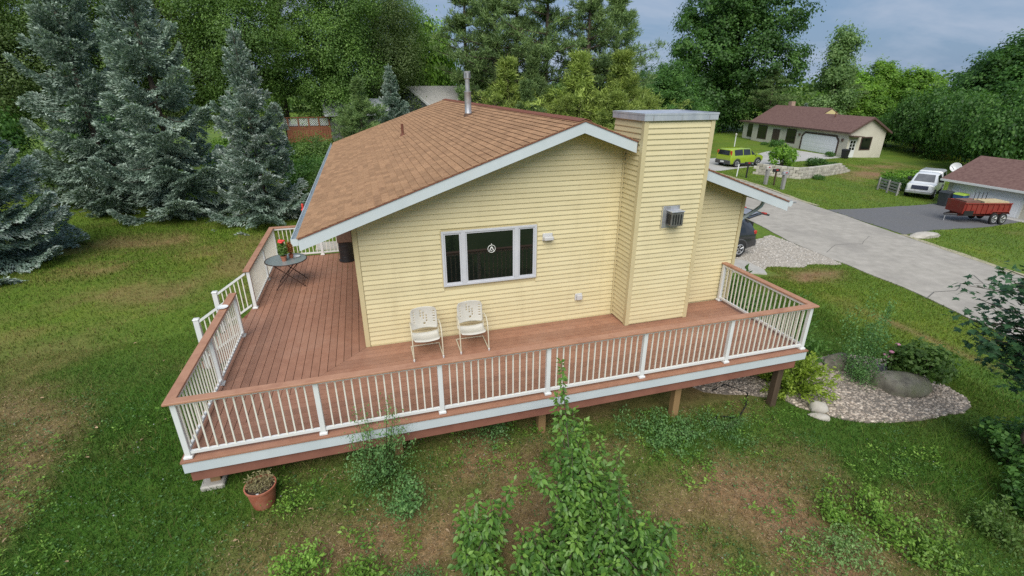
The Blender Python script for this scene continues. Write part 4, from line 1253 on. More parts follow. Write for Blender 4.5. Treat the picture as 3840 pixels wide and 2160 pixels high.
def pine(seed, h, w, m, bare=.25, tuft=.40, ntuft=11, nn=18, nwhorl=17, flat=True):
    r = np.random.default_rng(seed)
    L = Leaves(); b = MB()
    b.tube([(0, 0, -.3), (.05, 0, h * .33), (-.05, .05, h * .66), (0, 0, h * .98)], [h * .017, h * .0135, h * .009, .02], 8)
    Ps, Ds, Ls, Ws, Vs = [], [], [], [], []
    for i in range(nwhorl):
        t = bare + (1 - bare) * (i + r.uniform(0, .5)) / nwhorl
        z = h * t
        tt = (t - bare) / (1 - bare)
        env = w * .5 * (.55 + .6 * sin(pi * min(1, tt * 1.15 + .15)) - .42 * tt) * r.uniform(.6, 1.15)
        for k in range(int(r.integers(4, 7))):
            a = r.uniform(0, 6.28); ln = env * r.uniform(.6, 1.15)
            up = r.uniform(.02, .25) + .5 * max(0, tt - .7)
            pts = []
            for s in (0, .35, .7, 1):
                pts.append((ln * s * cos(a), ln * s * sin(a), z + ln * (up * s + .12 * s * s)))
            b.tube(pts, [h * .004, h * .003, h * .002, .008], 5, cap=False)
            for q in range(ntuft):
                s = r.uniform(.22, 1.05)
                sp = .30 * ln * (1.05 - s * .6)
                c = np.array([ln * s * cos(a), ln * s * sin(a), z + ln * (up * s + .12 * s * s)]) + np.array([r.normal(0, sp * .55), r.normal(0, sp * .55), r.normal(.05, .12)])
                d = unit(rdir(r, nn) * .8 + np.array([cos(a) * .5, sin(a) * .5, .55]))
                cvar = np.clip(.5 + .17 * r.normal(), 0, 1)
                Ps.append(c + r.normal(0, tuft * .32, (nn, 3))); Ds.append(d); Ls.append(tuft * r.uniform(.6, 1.2, nn)); Ws.append(tuft * r.uniform(.10, .2, nn)); Vs.append(cvar + r.normal(0, .1, nn))
    P = np.concatenate(Ps); n = len(P)
    ax_ = P.copy(); ax_[:, 2] = 0
    L.quads(P, np.concatenate(Ds), unit(rdir(r, n) * .8 + unit(ax_) * .6 + np.array([0, 0, .5])), np.concatenate(Ls), np.concatenate(Ws), np.concatenate(Vs))
    return L.build('crown', m, mesh_only=True), b.mesh('trunk', m_bark, smooth=60)

def plant_tree(name, meshes, x, y, label, cat='tree', group=None, rz=0., sc=1.0, szz=1.0, z=None):
    t = thing(name, label, cat, (x, y, hz(x, y) - .02 if z is None else z), rz, group)
    t.scale = (sc, sc, sc * szz)
    link('trunk', meshes[1], t); link('crown', meshes[0], t)
    return t

# prototypes
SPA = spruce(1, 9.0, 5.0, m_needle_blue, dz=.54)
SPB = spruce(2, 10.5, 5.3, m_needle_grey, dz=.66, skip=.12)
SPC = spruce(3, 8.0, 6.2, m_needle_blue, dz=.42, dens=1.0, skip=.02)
OAK = leafy_tree(11, 16, 9.5, m_leaf_olive, 17, 700, 105000, .118, .95, up=.9, jit=.55)
OAK2 = leafy_tree(12, 16, 8.0, m_leaf_mid, 15, 620, 95000, .115, .9, up=.9, jit=.55)
MAP = leafy_tree(13, 18, 12.5, m_leaf_dark, 24, 1100, 95000, .24, .80, base=.08, up=.6, jit=.55)
ASP = leafy_tree(14, 16, 6.0, m_leaf_pale, 9, 260, 22000, .27, 1.0, shape='column', base=.15)
FAR = leafy_tree(15, 11, 9.5, m_leaf_bright, 14, 380, 28000, .34, .8, base=.06, up=.6, jit=.55)
FARD = leafy_tree(16, 13, 10.0, m_leaf_dark, 17, 560, 46000, .31, .85, base=.06, up=.6, jit=.55)
PIN = pine(21, 17, 8.5, m_needle_green, bare=.28, ntuft=15, nn=22)
PIN2 = pine(22, 17, 7.5, m_needle_green, bare=.40, ntuft=14, nn=22, nwhorl=14)
PINL = pine(23, 7, 6.5, m_needle_yellow, bare=.10, tuft=.30, ntuft=15, nn=24, nwhorl=12)
PINM = pine(24, 8, 5.5, m_needle_green, bare=.08, tuft=.30, ntuft=16, nn=24, nwhorl=13)

# blue spruces on the lawn
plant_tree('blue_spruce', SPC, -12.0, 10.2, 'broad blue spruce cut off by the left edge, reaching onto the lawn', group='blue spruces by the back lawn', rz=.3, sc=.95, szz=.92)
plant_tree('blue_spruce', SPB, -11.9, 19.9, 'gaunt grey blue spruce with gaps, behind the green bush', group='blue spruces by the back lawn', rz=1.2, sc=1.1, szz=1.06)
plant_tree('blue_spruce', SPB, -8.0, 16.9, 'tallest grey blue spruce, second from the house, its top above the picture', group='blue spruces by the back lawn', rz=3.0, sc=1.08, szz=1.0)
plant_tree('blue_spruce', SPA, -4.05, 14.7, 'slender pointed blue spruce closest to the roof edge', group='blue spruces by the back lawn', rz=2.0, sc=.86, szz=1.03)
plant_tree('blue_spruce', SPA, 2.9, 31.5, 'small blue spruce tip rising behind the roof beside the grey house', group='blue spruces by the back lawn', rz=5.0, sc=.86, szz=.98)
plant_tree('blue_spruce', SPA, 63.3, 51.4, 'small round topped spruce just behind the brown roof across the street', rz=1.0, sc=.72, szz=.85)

for i, (k, x, y, s, zs, rz, lab) in enumerate([
    (OAK, -22.3, 30.6, 1.0, 1.0, .4, 'olive leafy tree at the far left edge behind the broad spruce'),
    (OAK2, -24.5, 38.0, 1.05, 1.05, 1.9, 'leafy tree at upper left between the edge tree and the gaunt spruce'),
    (PIN, -19.2, 37.2, 1.0, 1.05, 2.2, 'tall green pine right behind the gaunt spruce'),
    (OAK2, -16.0, 33.2, .9, 1.0, 4.1, 'leafy tree in the gap between the two grey blue spruces'),
    (OAK, -12.2, 36.4, 1.0, 1.05, 5.0, 'olive leafy tree behind the top of the tallest spruce'),
    (OAK2, -8.2, 33.0, 1.0, 1.0, .9, 'leafy tree directly behind the tip of the slender spruce'),
    (PIN, -5.2, 36.0, 1.0, 1.02, 3.3, 'tall green pine to the right behind the slender spruce'),
    (OAK2, -1.2, 34.5, 1.05, 1.02, 2.9, 'leafy tree above the lattice deck behind the roof'),
    (OAK, 2.4, 40.5, 1.02, 1.0, 1.3, 'olive leafy tree behind the small blue spruce tip'),
    (OAK2, 4.6, 45.2, 1.0, 1.0, 5.6, 'rightmost tree of the tall leafy wood')]):
    plant_tree('deciduous_tree', k, x, y, lab, group='tall leafy trees behind the house', rz=rz, sc=s, szz=zs)
for i, (k, x, y, s, zs, rz, lab) in enumerate([
    (PIN2, 10.2, 38.2, .95, 1.0, .2, 'leftmost white pine right of the sky gap, sparse top'),
    (PIN, 11.9, 34.5, .95, 1.0, 1.7, 'white pine with bare trunk above the flue'),
    (PIN2, 15.0, 38.5, 1.0, 1.0, 3.3, 'white pine behind the middle of the ridge, second trunk'),
    (PIN2, 15.9, 33.0, 1.0, 1.02, 4.0, 'white pine with the darkest bare trunk over the ridge'),
    (PIN, 20.0, 33.6, 1.0, 1.0, 5.1, 'white pine left behind the gable peak'),
    (PIN, 23.6, 35.4, 1.0, .97, 2.4, 'rightmost white pine, above the chimney, feathery against the sky')]):
    plant_tree('white_pine', k, x, y, lab, group='white pines behind the ridge', rz=rz, sc=s, szz=zs)
for (k, x, y, s, zs, rz, lab) in [
    (PINL, 18.4, 24.5, 1.05, .88, .5, 'low yellow green pine left of the chimney cap'),
    (PINL, 20.2, 28.0, 1.4, .95, 2.5, 'yellow green pine behind the chimney cap'),
    (PINL, 15.4, 27.0, .9, .95, 4.4, 'low yellow green pine behind the gable peak'),
    (PINM, 12.4, 27.5, .9, .95, 1.1, 'bushy dark green pine low behind the right of the flue'),
    (PINM, 8.4, 31.0, .85, .9, 3.6, 'bushy pine behind the grey house roof, left of the flue'),
    (PINM, .5, 27.6, .85, .92, 2.0, 'green pine hanging over the lattice deck, right of the slender spruce'),
    (PINL, 11.6, 29.8, 1.3, .92, 3.9, 'tall yellow green pine right behind the flue'),
    (PINM, 13.9, 30.6, 1.05, 1.1, 2.7, 'bushy green pine over the middle of the ridge'),
    (PINL, 17.4, 29.0, 1.42, .92, 5.7, 'tall yellow green pine above the gable peak'),
    (PINL, 22.9, 31.0, 1.0, 1.15, .9, 'yellow green pine between the chimney cap and the big maple')]:
    plant_tree('young_pine', k, x, y, lab, group='young pines behind the roof', rz=rz, sc=s, szz=zs)
plant_tree('maple_tree', MAP, 61.0, 67.0, 'huge dark green maple rising between the chimney and the house across', rz=.6, sc=1.62, szz=1.0)
plant_tree('maple_tree', MAP, 36.5, 46.5, 'dark leafy tree low behind the chimney cap beside the huge maple', rz=2.6, sc=.72, szz=.80)
plant_tree('aspen', ASP, 69.4, 52.9, 'tall pale green slender tree standing above the brown roof across the street', rz=.4, sc=1.05, szz=1.0)
plant_tree('white_pine', PIN2, 74.5, 55.2, 'distant pine with spiky needles right of the pale slender tree', rz=1.4, sc=.9, szz=.68)
plant_tree('white_pine', PIN2, 62.5, 57.5, 'distant pine between the huge maple and the pale slender tree', rz=4.4, sc=.95, szz=.66)
for (k, x, y, s, zs, rz, lab) in [
    (FAR, 88.0, 66.5, .95, 1.0, .3, 'light green round tree behind the brown roof, leftmost of the far row'),
    (FAR, 95.0, 66.0, 1.0, 1.08, 1.5, 'light green round tree in the middle of the far row'),
    (FAR, 97.5, 61.2, 1.0, .95, 2.8, 'light green round tree at the right end of the far row'),
    (FAR, 79.0, 55.0, .9, .78, 4.0, 'low light green tree over the gable end across the street'),
    (FARD, 80.0, 43.6, .85, .62, .8, 'dark leafy tree at the left end of the dense right wood'),
    (FARD, 77.0, 37.6, 1.0, .92, 2.0, 'dark leafy tree second from the left in the dense right wood'),
    (FARD, 74.7, 33.4, 1.05, 1.05, 3.1, 'tallest dark tree of the dense right wood'),
    (FARD, 73.9, 28.0, 1.05, 1.02, 4.2, 'dark leafy tree at the right edge behind the garage roof'),
    (FARD, 84.0, 36.5, 1.1, 1.0, 5.2, 'dark tree standing farthest back in the dense right wood')]:
    plant_tree('deciduous_tree', k, x, y, lab, group='trees beyond the street', rz=rz, sc=s, szz=zs)
# far off wood, one mass
r = np.random.default_rng(77)
lob = []
for i in range(90):
    a = radians(-62 + 150 * i / 89); d_ = 150 + 25 * r.random()
    x, y = 8 + d_ * sin(a + .25), d_ * cos(a + .25)
    lob.append(((x, y, -2 + 4.2 + r.uniform(-.8, 1.2)), (7.5, 7.5, 5.5)))
o = leafy_crown(r, lob, 4200, 46000, 1.15, 1.7).build('distant_woods', m_leaf_mid)
tag(o, 'far off wood along the horizon', 'woods', kind='stuff')

# bushes
def bush_mesh(seed, rx, rz_, m, n=5000, size=.10, clumps=160, csize=.22, lobes=7, up=.4, droop=.1):
    r = np.random.default_rng(seed)
    L = [((0, 0, rz_ * .5), (rx * .75, rx * .75, rz_ * .5))]
    for i in range(lobes):
        a = i * 2.4; L.append(((rx * .48 * cos(a), rx * .48 * sin(a), rz_ * r.uniform(.35, .68)), (rx * .42, rx * .42, rz_ * .32)))
    cr = leafy_crown(r, L, clumps, n, size, csize, up=up, droop=droop).build('foliage', m, mesh_only=True)
    b = MB()
    for i in range(5):
        a = i * 1.3; b.tube([(0, 0, -.1), (rx * .2 * cos(a), rx * .2 * sin(a), rz_ * .4), (rx * .5 * cos(a), rx * .5 * sin(a), rz_ * .75)], [.03, .02, .008], 5)
    return cr, b.mesh('stem', m_bark, smooth=60)
def plant_bush(name, meshes, x, y, label, sc=1., szz=1., rz=0., group=None, cat='shrub', z=None):
    t = thing(name, label, cat, (x, y, hz(x, y) - .02 if z is None else z), rz, group)
    t.scale = (sc, sc, sc * szz)
    link('stem', meshes[1], t); link('foliage', meshes[0], t)
    return t
BUA = bush_mesh(31, 2.2, 3.4, m_leaf_mid, 17000, .11, 220, .42)
BUB = bush_mesh(32, 2.2, 3.0, m_leaf_bright, 17000, .12, 200, .45)
BUD = bush_mesh(33, 2.2, 2.6, m_leaf_dark, 16000, .12, 220, .45)
plant_bush('shrub', BUA, -15.0, 21.0, 'round green bush between the broad spruce and the gaunt spruce', .85, 1.05)
plant_bush('shrub', BUA, -2.2, 25.6, 'green hedge bush in front of the lattice deck', .88, 1.0, 3.)
plant_bush('shrub', BUD, -4.0, 26.5, 'dark hedge bush between the slender spruce and the lattice deck', .9, 1.0, 4.)
plant_bush('shrub', BUB, -11.0, 23.6, 'bright green bush showing through below the tallest spruce', .75, .7, 1.)
plant_bush('shrub', BUB, -7.0, 24.0, 'bright bush between the tallest and the slender spruce', .8, 1.2, 2.)
plant_bush('shrub', BUD, -14.5, 27.5, 'dark bush deep behind the two grey blue spruces', 1.2, 1.5, 3.)
plant_bush('shrub', BUD, -19.5, 24.5, 'dark bush at the left edge above the broad spruce', 1.2, 1.6, 3.6)
plant_bush('shrub', BUA, -22.0, 21.5, 'green bush behind the broad spruce at the left edge', 1.2, 1.5, 5.)
plant_bush('shrub', BUB, .4, 22.2, 'rounded bright green shrub against the roof edge near the lattice deck', .62, 1.02, 0.)
plant_bush('shrub', BUD, -2.3, 19.5, 'dark hedge bush beside the back left corner of the roof', .8, 1.1, 2.)
plant_bush('shrub', BUA, -1.4, 17.4, 'green hedge bush touching the back left corner of the roof', .7, .9, 1.)
plant_bush('shrub', BUB, -.6, 36.0, 'bright green bush low behind the small spruce tip', 1.2, 1.9, 2.)
plant_bush('shrub', BUB, 7.5, 45.0, 'bright green tree top below the sky gap', 1.7, 2.4, 3.)
plant_bush('shrub', BUD, 17.6, 36.0, 'dark undergrowth between the white pine trunks', 1.5, 1.7, 1.)
plant_bush('shrub', BUA, 13.3, 41.0, 'green undergrowth behind the first white pine trunks', 1.6, 1.9, 2.)
plant_bush('shrub', BUD, 26.5, 40.0, 'dark undergrowth below the rightmost white pine', 1.5, 1.7, .3)
plant_bush('shrub', BUD, 47.5, 54.0, 'dark shrub left of the front door across the street', 1.1, .9, .5)
plant_bush('shrub', BUD, 41.5, 48.5, 'dark shrubbery under the huge maple', 1.7, 1.3, .9)
for (x, y, s, zs, lab) in [(71, 44.0, 1.3, 1.3, 'dark hedge shrub against the gable end wall across the street'), (68.5, 38.0, 1.7, 1.7, 'dark hedge shrub right of the gable end wall'), (65.5, 32.5, 1.7, 1.7, 'dark hedge shrub above the bank, left of the dish'), (60.5, 26.0, 1.8, 1.6, 'dark hedge shrub above the white pickup'), (57, 21.5, 1.7, 1.6, 'dark hedge shrub behind the garage roof'), (62, 22, 1.8, 2.0, 'tall dark hedge shrub at the right edge behind the garage roof')]:
    plant_bush('shrub', BUD, x, y, lab, s, zs, x, group='dark hedge beyond the street')
BUS = bush_mesh(34, 1.0, 1.0, m_leaf_dark, 2600, .10, 110, .16)
BUSB = bush_mesh(35, 1.0, 1.3, m_leaf_bright, 3000, .12, 110, .18)
plant_bush('shrub', BUSB, 40.6, 30.9, 'round bright shrub at the corner of the retaining wall', 1.5, 1.1)
plant_bush('shrub', BUS, 45.0, 30.8, 'low dark shrub on top of the retaining wall', 1.2, .8, 2)
plant_bush('shrub', BUS, 46.6, 30.6, 'small dark shrub at the right end of the retaining wall', .8, .7, 4)
plant_bush('shrub', BUS, 53.1, 36.6, 'small clipped shrub right of the garage door across the street', .6, 1.1, 1)
plant_bush('shrub', BUS, 53.6, 45.4, 'clipped dark shrub under the front window across the street', 1.1, .95, 3)
plant_bush('shrub', BUS, 54.0, 48.0, 'low dark shrub beside the front steps', .7, .6, 5)
plant_bush('shrub', BUS, 38.6, 24.6, 'small dark shrub at the foot of the retaining wall', .6, .7, 5)
plant_bush('shrub', BUSB, 45.5, 23.2, 'scrubby bush on the grassy bank left of the pickup', 1.1, .6, 1)
plant_bush('shrub', BUS, 42.0, 20.3, 'scrubby dark bush beside the pickup', 1.3, .8, 2)
plant_bush('shrub', BUSB, 48.5, 24.0, 'scrubby bush higher on the grassy bank', 1.2, .55, 4)

# juniper like shrubs at the street end of the deck
m_leaf_jun = leaf_mat('leaf_juniper', [(.035, .06, .010), (.085, .125, .018), (.17, .215, .03)])
def feather_mesh(seed, rx, h, m, n=4200):
    r = np.random.default_rng(seed); L = Leaves()
    nb_ = 70
    a = r.uniform(0, 6.28, nb_); el = r.uniform(.25, 1.25, nb_); ln = (rx * np.cos(el) + h * np.sin(el)) * r.uniform(.7, 1.05, nb_)
    k = n // nb_
    bi = np.repeat(np.arange(nb_), k); s = r.random(len(bi)) ** .6
    hd = np.stack([np.cos(a) * np.cos(el), np.sin(a) * np.cos(el), np.sin(el)], 1)
    P = hd[bi] * (ln[bi] * s)[:, None] + np.array([0, 0, .05]) + r.normal(0, .045, (len(bi), 3)); P[:, 2] -= .18 * h * s ** 2
    D = unit(hd[bi] + r.normal(0, .55, (len(bi), 3)) + np.array([0, 0, -.25]))
    L.quads(P, D, unit(np.array([0, 0, 1.])[None] + r.normal(0, .5, (len(bi), 3))), r.uniform(.06, .14, len(bi)), r.uniform(.03, .055, len(bi)), .25 + .55 * s + r.normal(0, .1, len(bi)))
    b = MB()
    for i in range(6):
        b.tube([(0, 0, -.05), tuple(hd[i] * ln[i] * .8)], [.02, .006], 5)
    return L.build('foliage', m, mesh_only=True), b.mesh('stem', m_bark, smooth=60)
JUN = feather_mesh(41, .75, .95, m_leaf_jun)
JUN2 = feather_mesh(42, .6, 1.35, m_leaf_dark, 5200)
plant_bush('juniper', JUN, 9.15, -1.95, 'feathery yellow green shrub beside the dark deck post', .95, 1.0)
plant_bush('juniper', JUN2, 9.75, -.85, 'dark upright shrub behind the street end railing', 1.05, 1.4, 1.)
plant_bush('juniper', JUN2, 9.5, 1.0, 'dark shrub behind the railing near the house wall', 1.25, 1.2, 2.)
BUQ = bush_mesh(36, .55, .95, m_leaf_mid, 3000, .075, 110, .11)
plant_bush('shrub', BUQ, 12.75, -2.3, 'leafy round shrub right of the big boulder', 1.3, .95)
# pink flowers
fl_ = thing('flower_clump', 'small clump of pink flowers behind the big boulder', 'flowers', (12.42, -1.95, hz(12.42, -1.95)))
m_pink = mat('pink_petal', [(.45, .16, .26), (.58, .28, .36)], scale=20, rough=.6)
for i in range(9):
    x, y, z = R.uniform(-.3, .3), R.uniform(-.15, .15), R.uniform(.45, .85)
    st = MB().tube([(x * .4, y * .4, 0), (x, y, z)], .006, 5).build('flower_stem', m_leaf_mid, fl_)
    MB().lathe([(.0, -.03), (.05, -.01), (.06, .02), (.03, .04), (0, .045)], 8, (x, y, z)).build('bloom', m_pink, fl_, smooth=60)
# ------------------------------------------------------------------ plants with leaves one can pick out
LEAF_OV = (np.array([(0, 0, 0), (.22, .23, .035), (.52, .25, .04), (1, 0, -.12), (.52, -.25, .04), (.22, -.23, .035), (.5, 0, -.03)]),
           np.array([(0, 6, 1), (1, 6, 2), (2, 6, 3), (3, 6, 4), (4, 6, 5), (5, 6, 0)]))
def maple_outline():
    pts = []
    tip = [(0, .0), (.18, .12), (.08, .48), (.34, .26), (.42, .56), (.58, .24), (1.0, .0)]
    up = [(0, .0), (.10, .16), (-.02, .40), (.24, .30), (.34, .62), (.52, .22), (.62, .20), (.78, .10), (1.0, 0)]
    P = up + [(a, -b) for a, b in up[-2:0:-1]]
    return P
_mp = maple_outline()
LEAF_MP = (np.array([(a, b, -.10 * abs(b) - .08 * a * a) for a, b in _mp] + [(.35, 0, .03)]), np.array([(i, (i + 1) % len(_mp), len(_mp)) for i in range(len(_mp))]))

def frames(D, Nn):
    D = unit(D); S = unit(np.cross(Nn, D)); N2 = np.cross(D, S)
    return np.stack([D, S, N2], -1)
def leaf_plant(parent, shape, P, D, Nn, ln, var, m, name='leaf', score=None, limit=290):
    Vt, Ft = shape
    Fm = frames(D, Nn)
    order = np.argsort(score) if score is not None else np.arange(len(P))
    pick = order[:limit]; rest = order[limit:]
    # three shared leaf meshes of different tint
    mes = []
    for v in (.3, .5, .7):
        me = np_mesh(name, Vt, Ft, m, {'var': np.full(len(Vt), v)}); me.shade_smooth(); mes.append(me)
    for i in pick:
        Mx = Matrix.Identity(4)
        for a in range(3):
            for b in range(3): Mx[a][b] = float(Fm[i][a, b] * ln[i])
            Mx[a][3] = float(P[i][a])
        o = link(name, mes[min(2, max(0, int(var[i] * 3)))], parent)
        o.matrix_local = Mx
    if len(rest):
        VV = np.einsum('nij,kj->nki', Fm[rest], Vt) * ln[rest][:, None, None] + P[rest][:, None]
        n = len(rest); k = len(Vt)
        F = (Ft[None] + (np.arange(n) * k)[:, None, None]).reshape(-1, 3)
        me = np_mesh('foliage', VV.reshape(-1, 3), F, m, {'var': np.repeat(var[rest], k)}); me.shade_smooth()
        o = link('foliage', me, parent); o['kind'] = 'stuff'

# lilac like bush in front of the deck
m_lilac = leaf_mat('lilac_leaf', [(.013, .036, .008), (.036, .080, .014), (.084, .145, .025)], rough=.42, trans=.28, spec=.4, ovar=.25)
r = np.random.default_rng(101)
BX, BY = 2.55, -5.15
lil = thing('lilac_bush', 'large leafy green bush in front of the deck, bottom centre of the picture', 'bush', (BX, BY, hz(BX, BY)))
gz0 = hz(BX, BY)
canes = []
for i in range(70):
    q = r.random()
    if q < .45:
        hgt = r.random() ** .75
        ax = np.array([2.68, -5.0, -.9]) * (1 - hgt) + np.array([2.90, -4.35, .62]) * hgt
        rad_ = (.66 - .10 * hgt)
        tip = ax + np.array([r.normal(0, .5), r.normal(0, .4), r.normal(0, .08)]) * rad_
        base = np.array([2.6 + r.normal(0, .18), -5.1 + r.normal(0, .15), gz0])
    elif q < .9:
        x = r.uniform(1.1, 3.75)
        base = np.array([x * .8 + 2.5 * .2 + r.normal(0, .1), -5.2 + r.normal(0, .2), gz0])
        tip = base + np.array([r.normal(0, .22), r.normal(.05, .18), r.uniform(.45, 1.0)])
    else:
        base = np.array([1.25 + r.normal(0, .14), -4.8 + r.normal(0, .1), gz0]); tip = np.array([1.25 + r.normal(0, .26), -4.65 + r.normal(0, .2), r.uniform(-.6, .08)])
    canes.append((base, tip))
canes.append((np.array([2.6, -5.0, gz0]), np.array([2.60, -4.02, 1.55])))
canes.append((np.array([2.55, -5.0, gz0]), np.array([2.55, -4.1, 1.05])))
canes.append((np.array([1.2, -4.75, gz0]), np.array([1.26, -4.6, .12])))
canes.append((np.array([1.2, -4.75, gz0]), np.array([1.12, -4.65, -.12])))
PP, DD, NN, LN, VR = [], [], [], [], []
st = MB()
for ci, (b0, tp) in enumerate(canes):
    L_c = np.linalg.norm(tp - b0)
    mid = (b0 + tp) / 2 + np.array([r.normal(0, .07), r.normal(0, .07), .1])
    pts = [(1 - s) ** 2 * b0 + 2 * s * (1 - s) * mid + s * s * tp for s in np.linspace(0, 1, 7)]
    st.tube([tuple(p - np.array([BX, BY, gz0])) for p in pts], [.013, .011, .009, .008, .006, .005, .003], 5)
    sparse = ci == len(canes) - 4
    nn_ = int(L_c / .022)
    cv = r.normal(0, .1)
    for k in range(nn_):
        s = .16 + .84 * (k + .5) / nn_
        if sparse and s < .70: continue
        p = (1 - s) ** 2 * b0 + 2 * s * (1 - s) * mid + s * s * tp
        for g in range(2 if sparse else 3):
            a = k * 1.57 + g * 2.09 + r.normal(0, .4)
            reach = r.uniform(.0, .20) * (1.25 - s) + .01
            if sparse: reach *= .3
            dirv = np.array([cos(a), sin(a), r.uniform(-.5, .45)])
            if s > .93: dirv[2] += .6
            PP.append(p + dirv * reach - np.array([BX, BY, gz0])); DD.append(dirv + r.normal(0, .3, 3) + np.array([0, 0, -.35]))
            NN.append(np.array([cos(a) * .45, sin(a) * .45 - .1, .8]) + r.normal(0, .45, 3))
            LN.append(r.uniform(.055, .112) * (.8 if s > .93 or sparse else 1)); VR.append(np.clip(.36 + .30 * s + cv + r.normal(0, .12) + (.18 if s > .93 else 0), 0, .99))
st.build('stem', m_bark, lil, smooth=60)
PP, DD, NN, LN, VR = map(np.array, (PP, DD, NN, LN, VR))
dc = np.linalg.norm(PP + np.array([BX, BY, gz0]) - np.array(cam.location), axis=1) - PP[:, 2] * .6
leaf_plant(lil, LEAF_OV, PP, DD, NN, LN, VR, m_lilac, score=dc)

# maple at the right edge, close to the camera
m_mapleaf = leaf_mat('near_maple_leaf', [(.010, .026, .014), (.020, .048, .020), (.040, .085, .03)], rough=.45, trans=.25, spec=.35, ovar=.2)
MX, MY = 11.6, -4.95
mg = hz(MX, MY)
nm_ = thing('young_maple', 'young maple with dark lobed leaves leaning in at the right edge', 'tree', (MX, MY, mg))
r = np.random.default_rng(202)
tk = MB(); tk.tube([(0, 0, -.2), (.03, 0, 1.2), (-.03, .05, 2.4), (.0, .1, 3.7)], [.07, .055, .035, .01], 8)
PP, DD, NN, LN, VR = [], [], [], [], []
for i in range(70):
    a = r.uniform(0, 6.28) if i > 34 else r.uniform(2.1, 4.1)
    z0 = r.uniform(1.5, 3.4); ln = r.uniform(.6, 1.5) * (1.15 - .2 * abs(z0 - 2.6))
    e = np.array([cos(a) * ln, sin(a) * ln, z0 + r.uniform(.0, .6)])
    b0 = np.array([0, 0, z0 - .15]); mid = (b0 + e) / 2 + np.array([0, 0, .12])
    tk.tube([tuple(b0), tuple(mid), tuple(e)], [.018, .012, .004], 5)
    for k in range(34):
        s = r.uniform(.3, 1.05)
        p = (1 - s) ** 2 * b0 + 2 * s * (1 - s) * mid + s * s * e + r.normal(0, .10, 3)
        aa = r.uniform(0, 6.28)
        PP.append(p); DD.append(np.array([cos(aa), sin(aa), -.35])); NN.append(np.array([0, 0, 1.]) + r.normal(0, .32, 3)); LN.append(r.uniform(.09, .155)); VR.append(np.clip(r.normal(.45, .2), 0, .99))
tk.build('trunk', m_bark, nm_, smooth=60)
PP, DD, NN, LN, VR = map(np.array, (PP, DD, NN, LN, VR))
leaf_plant(nm_, LEAF_MP, PP, DD, NN, LN, VR, m_mapleaf, score=PP[:, 0] * .97 - PP[:, 1] * .2 )

# bush low at the right edge
BUR = bush_mesh(51, .9, 1.0, m_leaf_dark, 4200, .085, 150, .14)
plant_bush('shrub', BUR, 10.75, -6.1, 'dark shrub at the bottom right edge', .95, .9)
plant_bush('shrub', BUR, 12.0, -5.1, 'dark shrub below the young maple at the right edge', 1.1, .8, 2.)

# airy weed plant against the deck
m_weed = leaf_mat('weed_leaf', [(.024, .062, .020), (.050, .105, .032), (.095, .165, .05)], trans=.3)
m_weedb = leaf_mat('bright_weed_leaf', [(.032, .072, .010), (.064, .122, .017), (.12, .19, .032)], trans=.3)
def airy(name, label, cat, x, y, n_st, h, spread, nleaf, ls, m, seed, lean=(0, 0), top=.3):
    r = np.random.default_rng(seed); g = hz(x, y)
    t = thing(name, label, cat, (x, y, g)); b = MB(); L = Leaves()
    P_, D_, N_, L_, V_ = [], [], [], [], []
    for i in range(n_st):
        a = r.uniform(0, 6.28); sp = spread * sqrt(r.random()); hh = h * r.uniform(.5, 1.0) * (1 - .25 * (sp / spread) ** 2)
        b0 = np.array([cos(a) * sp * .4, sin(a) * sp * .4, 0]); e = np.array([cos(a) * sp + lean[0] * hh, sin(a) * sp + lean[1] * hh, hh])
        b.tube([tuple(b0), tuple((b0 + e) / 2 + np.array([0, 0, .05])), tuple(e)], [.006, .004, .002], 4)
        k = nleaf // n_st
        s = r.uniform(.12, 1.02, k)
        w = (.16 * (1.1 - s) + .03)[:, None]
        p = b0[None] * (1 - s)[:, None] + e[None] * s[:, None] + r.normal(0, 1, (k, 3)) * w * np.array([1, 1, .5])
        P_.append(p); D_.append(rdir(r, k) + np.array([0, 0, .1])); N_.append(np.array([0, 0, 1.])[None] + r.normal(0, .5, (k, 3))); L_.append(ls * r.uniform(.5, 1.4, k)); V_.append(np.clip(.45 + .2 * s + r.normal(0, .15, k), 0, 1))
    P_ = np.concatenate(P_); P_[:, 2] = np.maximum(P_[:, 2], .02)
    L.quads(P_, np.concatenate(D_), np.concatenate(N_), np.concatenate(L_), np.concatenate(L_) * .5, np.concatenate(V_))
    b.build('stem', m_leaf_olive, t); L.build('foliage', m, t)
    return t
airy('weed', 'tall airy weed with small leaves against the white deck fascia', 'weed', .08, -3.02, 22, 1.55, .5, 3000, .04, m_weed, 301, (.02, .06))
airy('weed', 'low leafy weed in front of the tall airy weed', 'weed', .35, -3.55, 14, .45, .4, 1200, .05, m_weed, 302)
airy('weed', 'low green weeds under the deck edge near the middle post', 'weed', 1.9, -2.45, 16, .35, .6, 1100, .045, m_weed, 303)
airy('weed', 'bright green weed clump at the bottom left of the big bush', 'weed', -.25, -4.75, 12, .42, .35, 1200, .055, m_weedb, 304)
airy('weed', 'bright green weed at lower left, below the terracotta pot', 'weed', -1.0, -4.35, 12, .45, .35, 1000, .055, m_weedb, 305)
airy('weed', 'dark feathery weed at the bottom edge left of the big bush', 'weed', .35, -4.9, 14, .4, .25, 1300, .035, m_weed, 306)
airy('weed', 'bright weed clump at lower right of the big bush', 'weed', 7.35, -5.25, 18, .38, .7, 2000, .06, m_weedb, 307)
airy('weed', 'bright weed at the bottom edge, right of the bush', 'weed', 7.8, -6.0, 16, .36, .7, 1700, .06, m_weedb, 308)
airy('weed', 'grey green weeds with pale flowers at lower right', 'weed', 6.3, -5.75, 18, .3, .75, 1500, .045, m_leaf_pale, 309)
